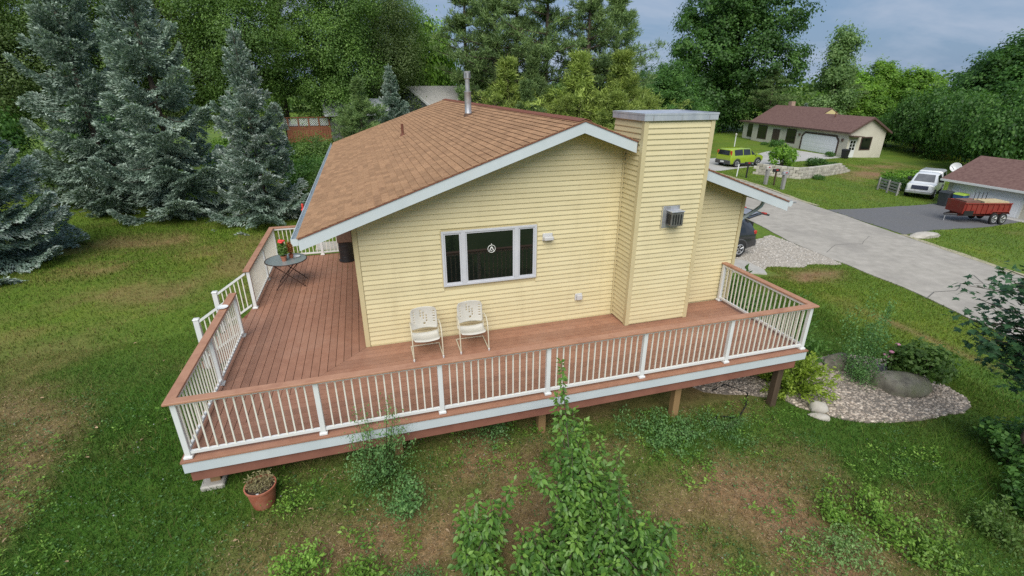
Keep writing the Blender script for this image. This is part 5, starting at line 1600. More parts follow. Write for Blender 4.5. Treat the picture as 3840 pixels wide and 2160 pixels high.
airy('weed', 'small bright weed beside the pot', 'weed', -1.15, -3.2, 8, .22, .25, 420, .04, m_weedb, 310)
airy('weed', 'green ground weeds right of the big bush below the deck', 'weed', 5.0, -2.9, 26, .24, .85, 2200, .05, m_weed, 311)
airy('weed', 'green ground weeds beside the pale deck post', 'weed', 6.3, -3.0, 20, .2, .8, 1600, .045, m_weed, 312)
airy('weed', 'yellowish weed right of the bush trunk', 'weed', 3.75, -5.0, 10, .35, .3, 800, .05, m_weedb, 313)
airy('weed', 'tuft of grass blades at the right bottom corner', 'weed', 9.5, -6.1, 16, .5, .5, 1300, .06, m_leaf_mid, 314)

# low broadleaf weeds scattered in the lawn
r = np.random.default_rng(404)
n = 26000
x, y = grass_pts(n, -6.5, 10.5, -7, 1.0, 405)
den = vnoise(x, y, .7, 8) * .6 + vnoise(x, y, .22, 9) * .4
k = (den > .52) & view_keep(x, y, H(x, y)); x, y = x[k], y[k]
n = len(x); z = H(x, y) + r.uniform(.015, .06, n)
L = Leaves(); dd_ = dryness(x, y)
L.quads(np.stack([x, y, z], 1), np.stack([r.normal(0, 1, n), r.normal(0, 1, n), r.normal(0, .25, n)], 1), np.array([0, 0, 1.])[None] + r.normal(0, .3, (n, 3)), r.uniform(.02, .05, n), r.uniform(.015, .035, n), np.clip(r.normal(.45, .22, n), 0, 1))
o = L.build('clover', m_weed); tag(o, kind='stuff')
n = 260
x, y = grass_pts(n, -6.5, 10.5, -7, 1.0, 406); n = len(x)
L = Leaves(); L.quads(np.stack([x, y, H(x, y) + .06], 1), rdir(r, n), np.array([0, 0, 1.])[None] + r.normal(0, .3, (n, 3)), r.uniform(.015, .028, n), r.uniform(.015, .025, n), np.full(n, .9))
m_petal = leaf_mat('pale_petal', [(.3, .32, .24), (.45, .46, .38), (.6, .6, .52)])
tag(L.build('clover_flowers', m_petal), kind='stuff')

# straw thatch and leafy rosettes that break up the bare ground
r = np.random.default_rng(451)
x, y = grass_pts(90000, -7, 11, -7.2, 1.5, 452)
k = (r.random(len(x)) < np.clip(dryness(x, y) * 1.5 - .1, 0, 1)) & view_keep(x, y, H(x, y)); x, y = x[k], y[k]; n = len(x)
L = Leaves(); a = r.uniform(0, 6.28, n)
L.quads(np.stack([x, y, H(x, y) + r.uniform(.008, .03, n)], 1), np.stack([np.cos(a), np.sin(a), r.normal(.1, .25, n)], 1), np.array([0, 0, 1.])[None] + r.normal(0, .35, (n, 3)), r.uniform(.025, .075, n), r.uniform(.006, .014, n), r.random(n))
m_straw = mat('straw', [(.14, .085, .045), (.34, .25, .14)], scale=9, rough=.9, var='attr', vstr=.55)
tag(L.build('straw', m_straw), kind='stuff')
x, y = grass_pts(2600, -6.5, 10.5, -7, 0.5, 453)
w_ = vnoise(x, y, .9, 21); k = (w_ > .5) & view_keep(x, y, H(x, y)); x, y = x[k], y[k]; n = len(x)
ci = np.repeat(np.arange(n), 16); sz = r.uniform(.5, 1.5, n)[ci]; a = r.uniform(0, 6.28, len(ci)); rd_ = r.random(len(ci)) * .075 * sz
cx_, cy_ = x[ci] + rd_ * np.cos(a), y[ci] + rd_ * np.sin(a)
L = Leaves()
L.quads(np.stack([cx_, cy_, H(cx_, cy_) + r.uniform(.01, .09, len(ci)) * sz], 1), np.stack([np.cos(a), np.sin(a), r.normal(.2, .3, len(ci))], 1), np.array([0, 0, 1.])[None] + r.normal(0, .4, (len(ci), 3)), r.uniform(.025, .06, len(ci)) * sz, r.uniform(.012, .03, len(ci)) * sz, np.clip(r.normal(.45, .2, n)[ci] + r.normal(0, .15, len(ci)), 0, 1))
tag(L.build('ground_weeds', m_weedb), kind='stuff')

# thin sapling in the stone bed
airy('sapling', 'thin sparse sapling rising from the stone bed between the boulders', 'sapling', 11.5, -1.75, 14, 2.4, .5, 3400, .055, m_weed, 320, (.12, .12))
airy('shrub', 'low twiggy shrub in front of the big boulder', 'shrub', 11.35, -1.95, 16, .6, .36, 1500, .04, m_weed, 321)

# fallen leaves on the lawn
m_fall = mat('fallen_leaf', [(.30, .19, .10), (.46, .33, .20)], scale=20, rough=.7, var='obj', vstr=.25)
fmes = MB().add([tuple(p * .075) for p in LEAF_OV[0]], [tuple(f) for f in LEAF_OV[1]]).mesh('fallen_leaf', m_fall, fix=False)
for (x, y) in [(-3.97, 4.26), (-5.21, 2.92), (-4.31, 1.75), (-3.64, 1.23), (-3.28, -.01), (-3.58, -.54), (-3.2, -.91), (-3.78, -1.0), (-4.45, -1.27), (-2.9, -1.64), (-.98, -3.3), (-4.82, -2.71), (-3.84, -3.37), (-6.15, .93), (-4.71, -.42), (2.45, -3.45), (.9, -4.1), (3.9, -3.9), (-1.9, -3.6), (4.6, -4.6)]:
    o = link('fallen_leaf', fmes, None, (x, y, hz(x, y) + .05), (R.uniform(-.4, .4), R.uniform(-.3, .3), R.uniform(0, 6.28)))
    tag(o, 'dry tan fallen leaf lying on the lawn', 'leaf', 'fallen leaves on the lawn')

# terracotta pot below the deck corner
pot = thing('flower_pot', 'large terracotta pot with a withered plant on the lawn below the deck corner', 'flower pot', (-1.60, -2.98, hz(-1.6, -2.98)))
pot.scale = (.9, .9, .88)
MB().lathe([(0, 0), (.165, 0), (.172, .02), (.222, .36), (.238, .365), (.242, .40), (.222, .402), (.215, .34), (0, .335)], 32, cap=False).build('pot', m_terra, pot, smooth=40)
MB().lathe([(0, .345), (.213, .342), (.213, .336)], 24, cap=False).build('soil', m_soil, pot)
m_dryplant = leaf_mat('withered_leaf', [(.06, .05, .03), (.12, .10, .05), (.17, .16, .08)], trans=.2)
r = np.random.default_rng(55); L = Leaves(); n = 900
a = r.uniform(0, 6.28, n); rad_ = .2 * np.sqrt(r.random(n))
P_ = np.stack([rad_ * np.cos(a), rad_ * np.sin(a) + .05, .35 + .17 * r.random(n) ** 1.5], 1)
L.quads(P_, rdir(r, n), rdir(r, n) + np.array([0, 0, .5]), r.uniform(.03, .08, n), r.uniform(.008, .02, n), r.random(n)); L.build('dry_plant', m_dryplant, pot)
box_obj('plant_tag', -.03, .01, -.2, -.195, .35, .40, m_white, pot)

# geranium and its neighbour on the glass table
def potted(name, label, cat, loc, pr, ph, h, w, m, seed, n=500, ls=.05, flowers=0):
    t = thing(name, label, cat, loc); r = np.random.default_rng(seed)
    MB().lathe([(0, 0), (pr * .72, 0), (pr * .95, ph * .8), (pr * 1.06, ph * .82), (pr * 1.06, ph), (pr * .9, ph), (pr * .88, ph * .9), (0, ph * .88)], 20, cap=False).build('pot', m_terra, t, smooth=40)
    L = Leaves(); d = rdir(r, n); q = r.random(n) ** .4
    P_ = d * q[:, None] * np.array([w, w, h * .5]) + np.array([0, 0, ph + h * .48])
    L.quads(P_, rdir(r, n), d + np.array([0, 0, .6]) + r.normal(0, .3, (n, 3)), ls * r.uniform(.7, 1.3, n), ls * r.uniform(.7, 1.1, n), np.clip(r.normal(.5, .2, n), 0, 1))
    L.build('foliage', m, t)
    for i in range(flowers):
        a = i * 2.4; x, y, z = .07 * cos(a) * (i % 3) / 2, .07 * sin(a) * (i % 3) / 2, ph + h + .02 + .03 * (i % 2)
        MB().tube([(0, 0, ph + h * .5), (x, y, z)], .004, 5).build('flower_stem', m_leaf_mid, t)
        MB().lathe([(0, -.025), (.035, -.018), (.05, 0), (.035, .022), (0, .028)], 10, (x, y, z)).build('bloom', m_red, t, smooth=50)
    return t
m_red = mat('red_petal', [(.55, .03, .025), (.75, .08, .06)], scale=40, rough=.55)
m_leaf_red = leaf_mat('leaf_russet', [(.09, .035, .015), (.17, .06, .025), (.20, .12, .03)])
potted('geranium', 'red flowering geranium in a terracotta pot on the glass table', 'potted plant', (TXc - .02, TYc - .13, .7235), .075, .14, .36, .115, m_leaf_mid, 61, 620, .05, 7)
potted('foliage_plant', 'russet leaved potted plant behind the red geranium on the glass table', 'potted plant', (TXc + .13, TYc + .08, .7235), .06, .10, .36, .06, m_leaf_red, 62, 360, .05, 0)
# red feeder hanging from the far eave
fd = thing('hanging_feeder', 'small red feeder hanging beyond the gutter edge', 'feeder', (-1.50, 6.0, 1.55))
MB().lathe([(0, 0), (.05, .01), (.06, .05), (.03, .07), (.035, .2), (0, .23)], 14).build('bottle', m_red, fd, smooth=40)
MB().tube([(0, 0, .22), (0, 0, .6), (.55, 0, .78)], .005, 5).build('wire', m_iron, fd)

# boulders and stones
def boulder(name, label, loc, size, seed, m, rz=0.0, sub=3):
    bm = bmesh.new(); bmesh.ops.create_icosphere(bm, subdivisions=sub, radius=1)
    r = np.random.default_rng(seed); K = r.normal(0, 1, (7, 3)); ph = r.uniform(0, 6.28, 7); pl = unit(r.normal(0, 1, (9, 3)))
    for v in bm.verts:
        p = np.array(v.co); d = 1 + sum(.05 * sin(float(K[i] @ p) * 2.2 + ph[i]) for i in range(7))
        for q in pl:
            t = float(q @ p); 
            if t > .72: d *= 1 - (t - .72) * .6
        v.co = Vector(p * d * np.array(size))
    me = bpy.data.meshes.new(name); bm.to_mesh(me); bm.free(); me.materials.append(m); me.shade_smooth(); me.set_sharp_from_angle(angle=radians(38))
    o = link(name, me, None, loc, (0, 0, rz)); tag(o, label, 'rock'); return o
boulder('boulder', 'big mossy boulder in the stone bed left of the round shrub', (12.0, -2.5, hz(11.9, -2.5) + .10), (.72, .34, .42), 1, m_boulder, -.35)
boulder('boulder', 'smaller mossy boulder behind the thin sapling', (11.45, -1.3, hz(11.3, -1.3) + .08), (.42, .25, .28), 2, m_boulder, -.2)
boulder('stone', 'pale round stone near the feathery shrub at the bed edge', (9.15, -2.78, hz(9.1, -2.8) + .08), (.22, .15, .16), 3, m_palestone, -.6, 2)
boulder('stone', 'flat pale stone lowest at the left tip of the stone bed', (9.0, -3.0, hz(9, -3) + .04), (.22, .10, .09), 4, m_palestone, -.5, 2)
boulder('stone', 'long pale rock beside the asphalt driveway across the road', (27.9, 8.0, hz(27.9, 8.) + .05), (1.0, .38, .22), 5, m_palestone, .0, 2)
# garden hose under the deck
hose = MB().tube([(6.4, -2.9, hz(6.4, -2.9) + .03), (6.7, -2.6, hz(6.7, -2.6) + .03), (7.1, -2.75, hz(7.1, -2.7) + .03), (7.6, -2.4, hz(7.6, -2.4) + .03), (8.0, -2.0, hz(8, -2) + .03), (7.7, -1.6, hz(7.7, -1.6) + .03), (7.2, -1.8, hz(7.2, -1.8) + .03)], .016, 6).build('garden_hose', m_dark, None, smooth=60)
tag(hose, 'dark garden hose lying on bare ground under the deck', 'hose')
# ------------------------------------------------------------------ vehicles
m_tyre = mat('tyre', [(.012, .012, .012), (.022, .022, .022)], scale=10, rough=.85)
m_rim = mat('alloy_rim', [(.45, .46, .47), (.58, .58, .58)], scale=10, rough=.35, metal=.6)
m_cglass = mat('car_glass', [(.012, .015, .018), (.02, .024, .028)], scale=2, rough=.05, spec=.8)
m_lampred = mat('tail_lamp', [(.35, .02, .015), (.5, .05, .03)], scale=10, rough=.2)
m_lampw = mat('head_lamp', [(.6, .62, .62), (.7, .7, .7)], scale=10, rough=.15)
m_plate = mat('number_plate', [(.62, .64, .66), (.7, .7, .7)], scale=20, rough=.5)
def wheel(parent, x, y, r, w, spokes=5):
    # axle along y
    sg = 1 if y > 0 else -1
    b = MB(); b.lathe([(r * .62, -w / 2), (r * .92, -w / 2), (r, -w / 2 + .03), (r, w / 2 - .03), (r * .92, w / 2), (r * .62, w / 2)], 28)
    rot = Matrix.Rotation(pi / 2, 4, 'X')
    b.v = [tuple(rot @ Vector(p) + Vector((x, y, r))) for p in b.v]
    wh = b.build('wheel', m_tyre, parent, smooth=40)
    d = MB(); yo = y + sg * (w / 2 + .004)
    for k in range(28):
        pass
    ring = [(x + r * .60 * cos(a * pi / 12), yo - sg * .01, r + r * .60 * sin(a * pi / 12)) for a in range(24)]
    d.tube(ring, r * .055, 6, closed=True)
    for k in range(spokes):
        a = 2 * pi * k / spokes + .3
        for e in (-.16, .16):
            d.tube([(x + r * .1 * cos(a), yo - sg * .02, r + r * .1 * sin(a)), (x + r * .58 * cos(a + e), yo - sg * .01, r + r * .58 * sin(a + e))], r * .06, 5)
    d.lathe([(0, 0), (.01, 0)], 6, (x, yo, r)) if False else None
    d.build('rim', m_rim, wh, smooth=50)
    hb = MB(); hb.lathe([(r * .61, -.01), (r * .61, .0), (0, .001)], 20, cap=False)
    hb.v = [tuple(rot @ Vector(p) + Vector((x, yo - sg * .05, r))) for p in hb.v]
    hb.build('hub', m_dark, wh)
    return wh
def ring(x, zl, wl, zb, wb, zr, wr):
    h = [(wl * .86, zl), (wl, zl + .10), (wb * 1.0, zl + (zb - zl) * .6), (wb * .985, zb), (wr + .03, zr - .07), (wr - .10, zr)]
    return [(x, -a, z) for a, z in h] + [(x, a, z) for a, z in h[::-1]]
def car_body(parent, stations, paint, name='body'):
    return MB().loft([ring(*s) for s in stations]).build(name, paint, parent, smooth=35)
def lerp(a, b, t): return tuple(a[i] + (b[i] - a[i]) * t for i in range(3))
def pane(parent, q, name='window', off=.012, mat_=None, inset=(.06, .1)):
    # q = four corners; inset towards the middle, pushed outwards
    q = [Vector(p) for p in q]; c = sum(q, Vector()) / 4
    n = (q[1] - q[0]).cross(q[3] - q[0]).normalized()
    if n.dot(c - Vector((0, 0, .8))) < 0: n = -n
    V = [c + (p - c) * (1 - inset[1]) + n * off for p in q]
    V2 = [p - n * (off + .02) for p in V]
    MB().add(V + V2, [(0, 1, 2, 3), (7, 6, 5, 4), (1, 0, 4, 5), (2, 1, 5, 6), (3, 2, 6, 7), (0, 3, 7, 4)]).build(name, mat_ or m_cglass, parent)

# lime green boxy hatchback on the drive across the street (front +x, rear -x)
m_lime = mat('lime_paint', [(.27, .38, .025), (.32, .44, .035)], scale=3, rough=.28, coat=.6)
m_cladding = mat('grey_cladding', [(.05, .05, .052), (.08, .08, .082)], scale=8, rough=.6)
gdir = radians(8)
gc = ((34.26 + 38.43) / 2 - .82 * sin(gdir) * -1 * 1.0, (30.29 + 32.25) / 2 + .82 * cos(gdir))
car = thing('parked_car', 'lime green boxy hatchback parked on the concrete drive across the street', 'car', (36.1, 31.75, hz(36.1, 31.75) + .03), gdir)
car.scale = (1.08, 1.08, 1.08)
S = [(-2.06, .42, .80, .95, .80, 1.05, .78), (-1.98, .30, .86, .98, .88, 1.50, .70), (-1.80, .26, .88, 1.0, .90, 1.60, .70), (-.6, .22, .89, 1.0, .91, 1.63, .70), (.35, .22, .89, .99, .91, 1.58, .68), (.95, .22, .89, .98, .90, 1.08, .80), (1.7, .26, .87, .92, .88, .99, .78), (2.0, .36, .80, .82, .82, .87, .70), (2.07, .42, .72, .72, .74, .76, .62)]
bd = car_body(car, S, m_lime)
R_ = [ring(*s) for s in S]
for sd in (0, 1):
    g = lambda st, k: R_[st][k] if sd == 0 else R_[st][11 - k]
    pane(car, [lerp(g(3, 3), g(2, 3), .9), lerp(g(3, 3), g(2, 3), -.0), g(3, 4), lerp(g(3, 4), g(2, 4), .9)], 'side_window', inset=(0, .10))
    pane(car, [g(3, 3), g(4, 3), g(4, 4), g(3, 4)], 'side_window', inset=(0, .10))
    pane(car, [g(4, 3), g(5, 3), lerp(g(5, 3), g(5, 4), .9), g(4, 4)], 'quarter_window', inset=(0, .22))
    y = -.9 if sd == 0 else .9
    for x in (-1.28, 1.30): wheel(car, x, y * .93, .345, .21)
    for x in (-1.28, 1.30):
        MB().tube([(x + .41 * cos(a * pi / 10), y * 1.005, .345 + .41 * sin(a * pi / 10)) for a in range(0, 11)], .035, 6).build('arch', m_cladding, car, smooth=50)
    box_obj('sill', -.9, .9, min(y * .98, y * 1.02), max(y * .98, y * 1.02), .24, .36, m_cladding, car, bevel=.01)
    box_obj('mirror', .82, .95, min(y * 1.03, y * 1.22), max(y * 1.03, y * 1.22), 1.02, 1.16, m_lime, car, bevel=.03)
    box_obj('tail_lamp', -2.03, -1.93, min(y * .72, y * .93), max(y * .72, y * .93), 1.02, 1.45, m_lampred, car, bevel=.03)
    box_obj('head_lamp', 1.86, 2.03, min(y * .6, y * .9), max(y * .6, y * .9), .70, .86, m_lampw, car, bevel=.03)
pane(car, [R_[5][5], R_[5][6], R_[4][6], R_[4][5]], 'windshield', inset=(0, .06))
pane(car, [(-2.045, -.66, 1.06), (-2.045, .66, 1.06), (-1.985, .58, 1.46), (-1.985, -.58, 1.46)], 'rear_window', off=.03, inset=(0, .0))
box_obj('bumper', -2.14, -2.0, -.84, .84, .30, .62, m_cladding, car, bevel=.04)
box_obj('number_plate', -2.156, -2.142, -.2, .2, .42, .55, m_plate, car)

# dark crossover behind the house corner, tailgate open (rear at +x)
m_black = mat('black_paint', [(.018, .019, .021), (.03, .031, .034)], scale=3, rough=.2, coat=.7)
suv = thing('parked_car', 'black crossover with its tailgate open, half hidden behind the house corner', 'car', (14.38, 8.4, hz(15.5, 8.4) + .03), .04)
S = [(2.30, .45, .80, .95, .80, 1.02, .74), (2.22, .32, .88, 1.02, .90, 1.20, .70), (1.95, .28, .91, 1.05, .93, 1.55, .66), (1.2, .24, .92, 1.04, .94, 1.66, .66), (0, .24, .92, 1.02, .94, 1.68, .66), (-.5, .24, .92, 1.0, .94, 1.62, .66), (-1.25, .24, .92, .98, .92, 1.06, .80), (-2.1, .28, .88, .90, .90, .96, .76), (-2.35, .40, .76, .74, .78, .80, .6)]
car_body(suv, S, m_black)
R_ = [ring(*s) for s in S]
for sd in (0, 1):
    g = lambda st, k: R_[st][k] if sd == 0 else R_[st][11 - k]
    pane(suv, [g(4, 3), lerp(g(2, 3), g(3, 3), .3), lerp(g(2, 4), g(3, 4), .4), g(4, 4)], 'side_window', inset=(0, .10))
    pane(suv, [g(4, 3), g(5, 3), g(5, 4), g(4, 4)], 'side_window', inset=(0, .10))
    y = -.92 if sd == 0 else .92
    for x in (1.36, -1.36): wheel(suv, x, y * .94, .36, .22)
    for x in (1.36, -1.36):
        MB().tube([(x + .43 * cos(a * pi / 10), y * 1.0, .36 + .43 * sin(a * pi / 10)) for a in range(0, 11)], .04, 6).build('arch', m_cladding, suv, smooth=50)
    box_obj('tail_lamp', 2.08, 2.26, min(y * .78, y * .985), max(y * .78, y * .985), .95, 1.12, m_lampred, suv, bevel=.03)
box_obj('bumper', 2.2, 2.38, -.86, .86, .38, .68, m_cladding, suv, bevel=.05)
box_obj('cargo_bay', 1.7, 2.24, -.62, .62, 1.05, 1.42, m_dark, suv)
tg = MB().loft([[(1.90, -.66, 1.60), (1.90, .66, 1.60), (1.90, .66, 1.66), (1.90, -.66, 1.66)], [(2.55, -.68, 1.76), (2.55, .68, 1.76), (2.55, .68, 1.82), (2.55, -.68, 1.82)], [(2.95, -.70, 1.66), (2.95, .70, 1.66), (2.98, .70, 1.73), (2.98, -.70, 1.73)]]).build('tailgate', m_black, suv, smooth=35)
MB().loft([[(2.05, -.52, 1.715), (2.05, .52, 1.715), (2.05, .52, 1.72), (2.05, -.52, 1.72)], [(2.5, -.54, 1.826), (2.5, .54, 1.826), (2.5, .54, 1.836), (2.5, -.54, 1.836)]]).build('tailgate_glass', mat('grey_glass', [(.20, .21, .24), (.26, .27, .30)], scale=3, rough=.1), tg)
box_obj('gate_lamp', 2.66, 2.80, -.72, -.50, 1.76, 1.82, m_lampred, tg, bevel=.01)
box_obj('gate_lamp', 2.66, 2.80, .50, .72, 1.76, 1.82, m_lampred, tg, bevel=.01)

# white pickup with a topper (front -x' ... built with front at -x)
m_wpaint = mat('white_paint', [(.66, .68, .70), (.74, .75, .76)], scale=2, rough=.28, coat=.5)
m_grille = mat('grille', [(.03, .035, .07), (.06, .065, .11)], scale=20, rough=.35)
pk = thing('pickup_truck', 'white pickup with a topper parked beside the garage across the street', 'pickup truck', (42.3, 18.2, hz(41.5, 17.5) + .02), .46)
pk.scale = (.88, .88, .9)
S = [(-2.75, .55, .82, .98, .84, 1.06, .76), (-2.65, .40, .94, 1.12, .95, 1.20, .84), (-1.55, .38, .97, 1.18, .97, 1.26, .86), (-.95, .38, .98, 1.22, .98, 1.84, .74), (.2, .38, .98, 1.22, .98, 1.90, .74), (.75, .38, .98, 1.22, .98, 1.88, .74), (.80, .40, .98, 1.22, .98, 1.95, .80), (2.7, .42, .98, 1.22, .98, 1.96, .80), (2.8, .5, .94, 1.2, .95, 1.9, .76)]
car_body(pk, S, m_wpaint)
R_ = [ring(*s) for s in S]
for sd in (0, 1):
    g = lambda st, k: R_[st][k] if sd == 0 else R_[st][11 - k]
    pane(pk, [lerp(g(3, 3), g(2, 3), .4), g(4, 3), g(4, 4), g(3, 4)], 'side_window', inset=(0, .12))
    pane(pk, [g(4, 3), g(5, 3), g(5, 4), g(4, 4)], 'side_window', inset=(0, .14))
    pane(pk, [lerp(g(6, 3), g(7, 3), .06), lerp(g(6, 3), g(7, 3), .92), lerp(g(6, 4), g(7, 4), .92), lerp(g(6, 4), g(7, 4), .06)], 'topper_window', inset=(0, .16))
    y = -.97 if sd == 0 else .97
    for x in (-1.85, 1.75): wheel(pk, x, y * .92, .40, .27, 6)
    box_obj('head_lamp', -2.74, -2.6, min(y * .62, y * .94), max(y * .62, y * .94), .90, 1.12, m_lampw, pk, bevel=.03)
    box_obj('mirror', -1.05, -.9, min(y * 1.03, y * 1.3), max(y * 1.03, y * 1.3), 1.28, 1.52, m_dark, pk, bevel=.03)
pane(pk, [R_[2][5], R_[2][6], R_[3][6], R_[3][5]], 'windshield', off=.015, mat_=mat('windshield_grey', [(.10, .105, .115), (.16, .165, .175)], scale=2, rough=.08), inset=(0, .06))
box_obj('grille', -2.80, -2.64, -.58, .58, .78, 1.10, m_grille, pk, bevel=.03)
box_obj('bumper', -2.90, -2.62, -.94, .94, .44, .70, m_galv, pk, bevel=.05)

# red dump trailer
m_redp = mat('red_trailer_paint', [(.19, .022, .017), (.27, .040, .028)], scale=3, rough=.45, dirt=(.17, .05, .035, 1), dscale=3)
ta = atan2(9.75 - 10.9, 37.6 - 34.0)
tr_ = thing('dump_trailer', 'red dump trailer loaded with lumber on the asphalt drive', 'trailer', (35.75, 10.65, hz(35.6, 10.4) + .02), ta)
tr_.scale = (.68, .74, 1.0)
b = MB()
b.box(-1.95, 2.0, -.85, -.79, .62, 1.22); b.box(-1.95, 2.0, .79, .85, .62, 1.22); b.box(-2.0, -1.951, -.85, .85, .62, 1.30); b.box(2.001, 2.05, -.85, .85, .62, 1.22); b.box(-1.95, 2.0, -.789, .789, .60, .66)
b.build('box', m_redp, tr_)
for i in range(9):
    box_obj('rib', -1.8 + i * .46, -1.73 + i * .46, -.90, -.851, .64, 1.2, m_redp, tr_)
    box_obj('rib', -1.8 + i * .46, -1.73 + i * .46, .851, .90, .64, 1.2, m_redp, tr_)
for y in (-.92, .86): box_obj('rail', -1.99, 2.04, y, y + .06, 1.201, 1.27, m_redp, tr_, bevel=.01)
box_obj('chassis', -1.9, 1.9, -.45, -.35, .42, .595, m_redp, tr_); box_obj('chassis', -1.9, 1.9, .35, .45, .42, .595, m_redp, tr_)
MB().tube([(-1.9, -.4, .5), (-2.75, 0, .48), (-1.9, .4, .5)], .06, 6).build('tongue', m_dark, tr_)
MB().tube([(-2.6, 0, .5), (-2.6, 0, .0)], .045, 6).build('jack', m_galv, tr_)
for x in (.75, 1.5):
    for y in (-.96, .96): wheel(tr_, x, y, .34, .2, 6)
for y in (-1.02, .82):
    MB().loft([[(.30, y, .62), (.30, y + .2, .62), (.30, y + .2, .66), (.30, y, .66)], [(.45, y, .76), (.45, y + .2, .76), (.45, y + .2, .80), (.45, y, .80)], [(1.8, y, .76), (1.8, y + .2, .76), (1.8, y + .2, .80), (1.8, y, .80)], [(1.95, y, .62), (1.95, y + .2, .62), (1.95, y + .2, .66), (1.95, y, .66)]]).build('fender', m_redp, tr_)
box_obj('toolbox', -1.9, -1.1, -.93, -.905, .5, .8, m_dark, tr_)
m_lum = mat('lumber', [(.42, .33, .18), (.55, .46, .28)], scale=6, rough=.8)
ld = thing('lumber_pile', 'pale lumber heaped in the red dump trailer', 'lumber', (35.75, 10.65, hz(35.6, 10.4) + .70), ta)
ld.scale = (.68, .74, .9)
for i in range(9):
    y = -.7 + (i % 5) * .31; z = .2 + (i // 5) * .28
    box_obj('plank', -.3 + R.uniform(0, .2), 1.7 + R.uniform(0, .2), y, y + .26, z + .0 + .004 * i, z + .24, m_lum, ld)
box_obj('crate', -1.7, -.5, -.6, .6, .0, .72, mat('scrap_brown', [(.14, .07, .05), (.22, .12, .08)], scale=6, rough=.8), ld)
fr = thing('metal_frame', 'dark metal frame lying on top of the trailer load', 'frame', (35.75, 10.65, hz(35.6, 10.4) + 1.2), ta)
fr.scale = (.68, .74, .9)
for i in range(4): MB().tube([(-.3 + i * .35, .3, .0), (-.25 + i * .35, .35, .62)], .025, 5).build('bar', m_dark, fr)
MB().tube([(-.5, .3, .05), (1.1, .3, .08)], .025, 5).build('bar', m_dark, fr)

# bins
m_bdark = mat('dark_bin', [(.03, .036, .042), (.05, .056, .062)], scale=5, rough=.5)
m_blue = mat('blue_bin', [(.03, .09, .20), (.045, .12, .25)], scale=5, rough=.5)
def bin_(x, y, body, lid, label, rz=0.):
    t = thing('wheelie_bin', label, 'bin', (x, y, hz(x, y)), rz)
    MB().loft([[(-.22, -.24, .04), (.22, -.24, .04), (.22, .24, .04), (-.22, .24, .04)], [(-.29, -.32, .95), (.29, -.32, .95), (.29, .32, .95), (-.29, .32, .95)]]).build('body', body, t)
    MB().loft([[(-.31, -.34, .951), (.31, -.34, .951), (.31, .34, .951), (-.31, .34, .951)], [(-.24, -.28, 1.06), (.26, -.28, 1.06), (.26, .28, 1.06), (-.24, .28, 1.06)]]).build('lid', lid, t)
    for s in (-1, 1):
        b = MB(); b.lathe([(.1, -.025), (.1, .025)], 12); rot = Matrix.Rotation(pi / 2, 4, 'X'); b.v = [tuple(rot @ Vector(p) + Vector((.24, s * .23, .1))) for p in b.v]; b.build('wheel', m_tyre, t)
    return t
bin_(39.35, 14.75, m_bdark, m_bdark, 'dark wheeled bin beside the white pickup')
bin_(39.55, 13.95, m_blue, mat('lime_lid', [(.30, .45, .05), (.36, .52, .08)], scale=5, rough=.5), 'blue wheeled bin with a lime green lid by the garage door')
bin_(53.9, 35.35, m_dark, m_dark, 'black wheeled bin at the house corner across the street')

# ------------------------------------------------------------------ ranch house across the street
m_stucco = mat('cream_stucco', [(.52, .49, .40), (.58, .55, .46)], scale=1.5, rough=.85, bump=.2, bscale=30, dirt=(.42, .39, .31, 1), dscale=.4)
m_broof = mat('brown_roof', [(.12, .068, .060), (.165, .097, .085), (.20, .125, .105)], scale=5, rough=.92, bump=.5, bscale=20, spec=.2)
m_bfas = mat('brown_fascia', [(.085, .05, .04), (.12, .075, .06)], scale=4, rough=.6)
m_gdoor = mat('white_garage_door', [(.76, .77, .79), (.80, .81, .83)], scale=2, rough=.5)
m_wtrim = mat('dark_window_trim', [(.05, .03, .024), (.075, .045, .035)], scale=4, rough=.6)
th = -1.706
rh = thing('house', 'long cream ranch house with brown roof and white garage door across the street', 'house', (54.653, 36.018, -2.871), th)
HE, S_, DG, DM, LG, LT = 2.856, .594, 4.755, 6.951, 7.7, 18.362
OV = .4
hrG = HE + S_ * (DG / 2 + OV); hrM = HE + S_ * (DM / 2 + OV)
# local: u to the right along the front, w into the house
MB().prism([(0, -.6), (DG, -.6), (DG, HE - .1 + S_ * OV), (DG / 2, hrG - .15), (0, HE - .1 + S_ * OV)], 0, -LG, 0).build('wall', m_stucco, rh)
MB().prism([(0.001, -.6), (DM, -.6), (DM, HE - .1 + S_ * OV), (DM / 2, hrM - .15), (.001, HE - .1 + S_ * OV)], 0, -LT, -LG - .001).build('wall', m_stucco, rh)
def gable_roof(parent, u0, u1, d, hr, nm='roof', skirt=True):
    pr = [(-OV, HE), (d / 2, hr), (d + OV, HE), (d + OV, HE - .14), (d / 2, hr - .14), (-OV, HE - .14)]
    o = MB().prism(pr, 0, u0, u1).build(nm, m_broof, parent)
    for (a, b) in ((-OV, d / 2), (d + OV, d / 2)):
        z0, z1 = HE, hr
        MB().prism([(a, z0 - .02), (b, z1 - .02), (b, z1 - .24), (a, z0 - .24)], 0, u1 + .002, u1 + .04).build('rake_board', m_bfas, o)
    MB().box(u0, u1, -OV - .05, -OV - .002, HE - .19, HE - .02).build('gutter', m_bfas, o)
    return o
gable_roof(rh, -LG + .001, OV, DG, hrG)
gable_roof(rh, -LT - OV, -LG, DM, hrM)
MB().prism([(DM / 2 - 1.0, hrM - .75), (DM / 2 + 1.0, hrM - .75), (DM / 2, hrM - .17)], 0, -LG + .045, -LG + .06).build('gable_panel', mat('yellow_panel', [(.55, .47, .22), (.6, .52, .26)], scale=4, rough=.7), rh)
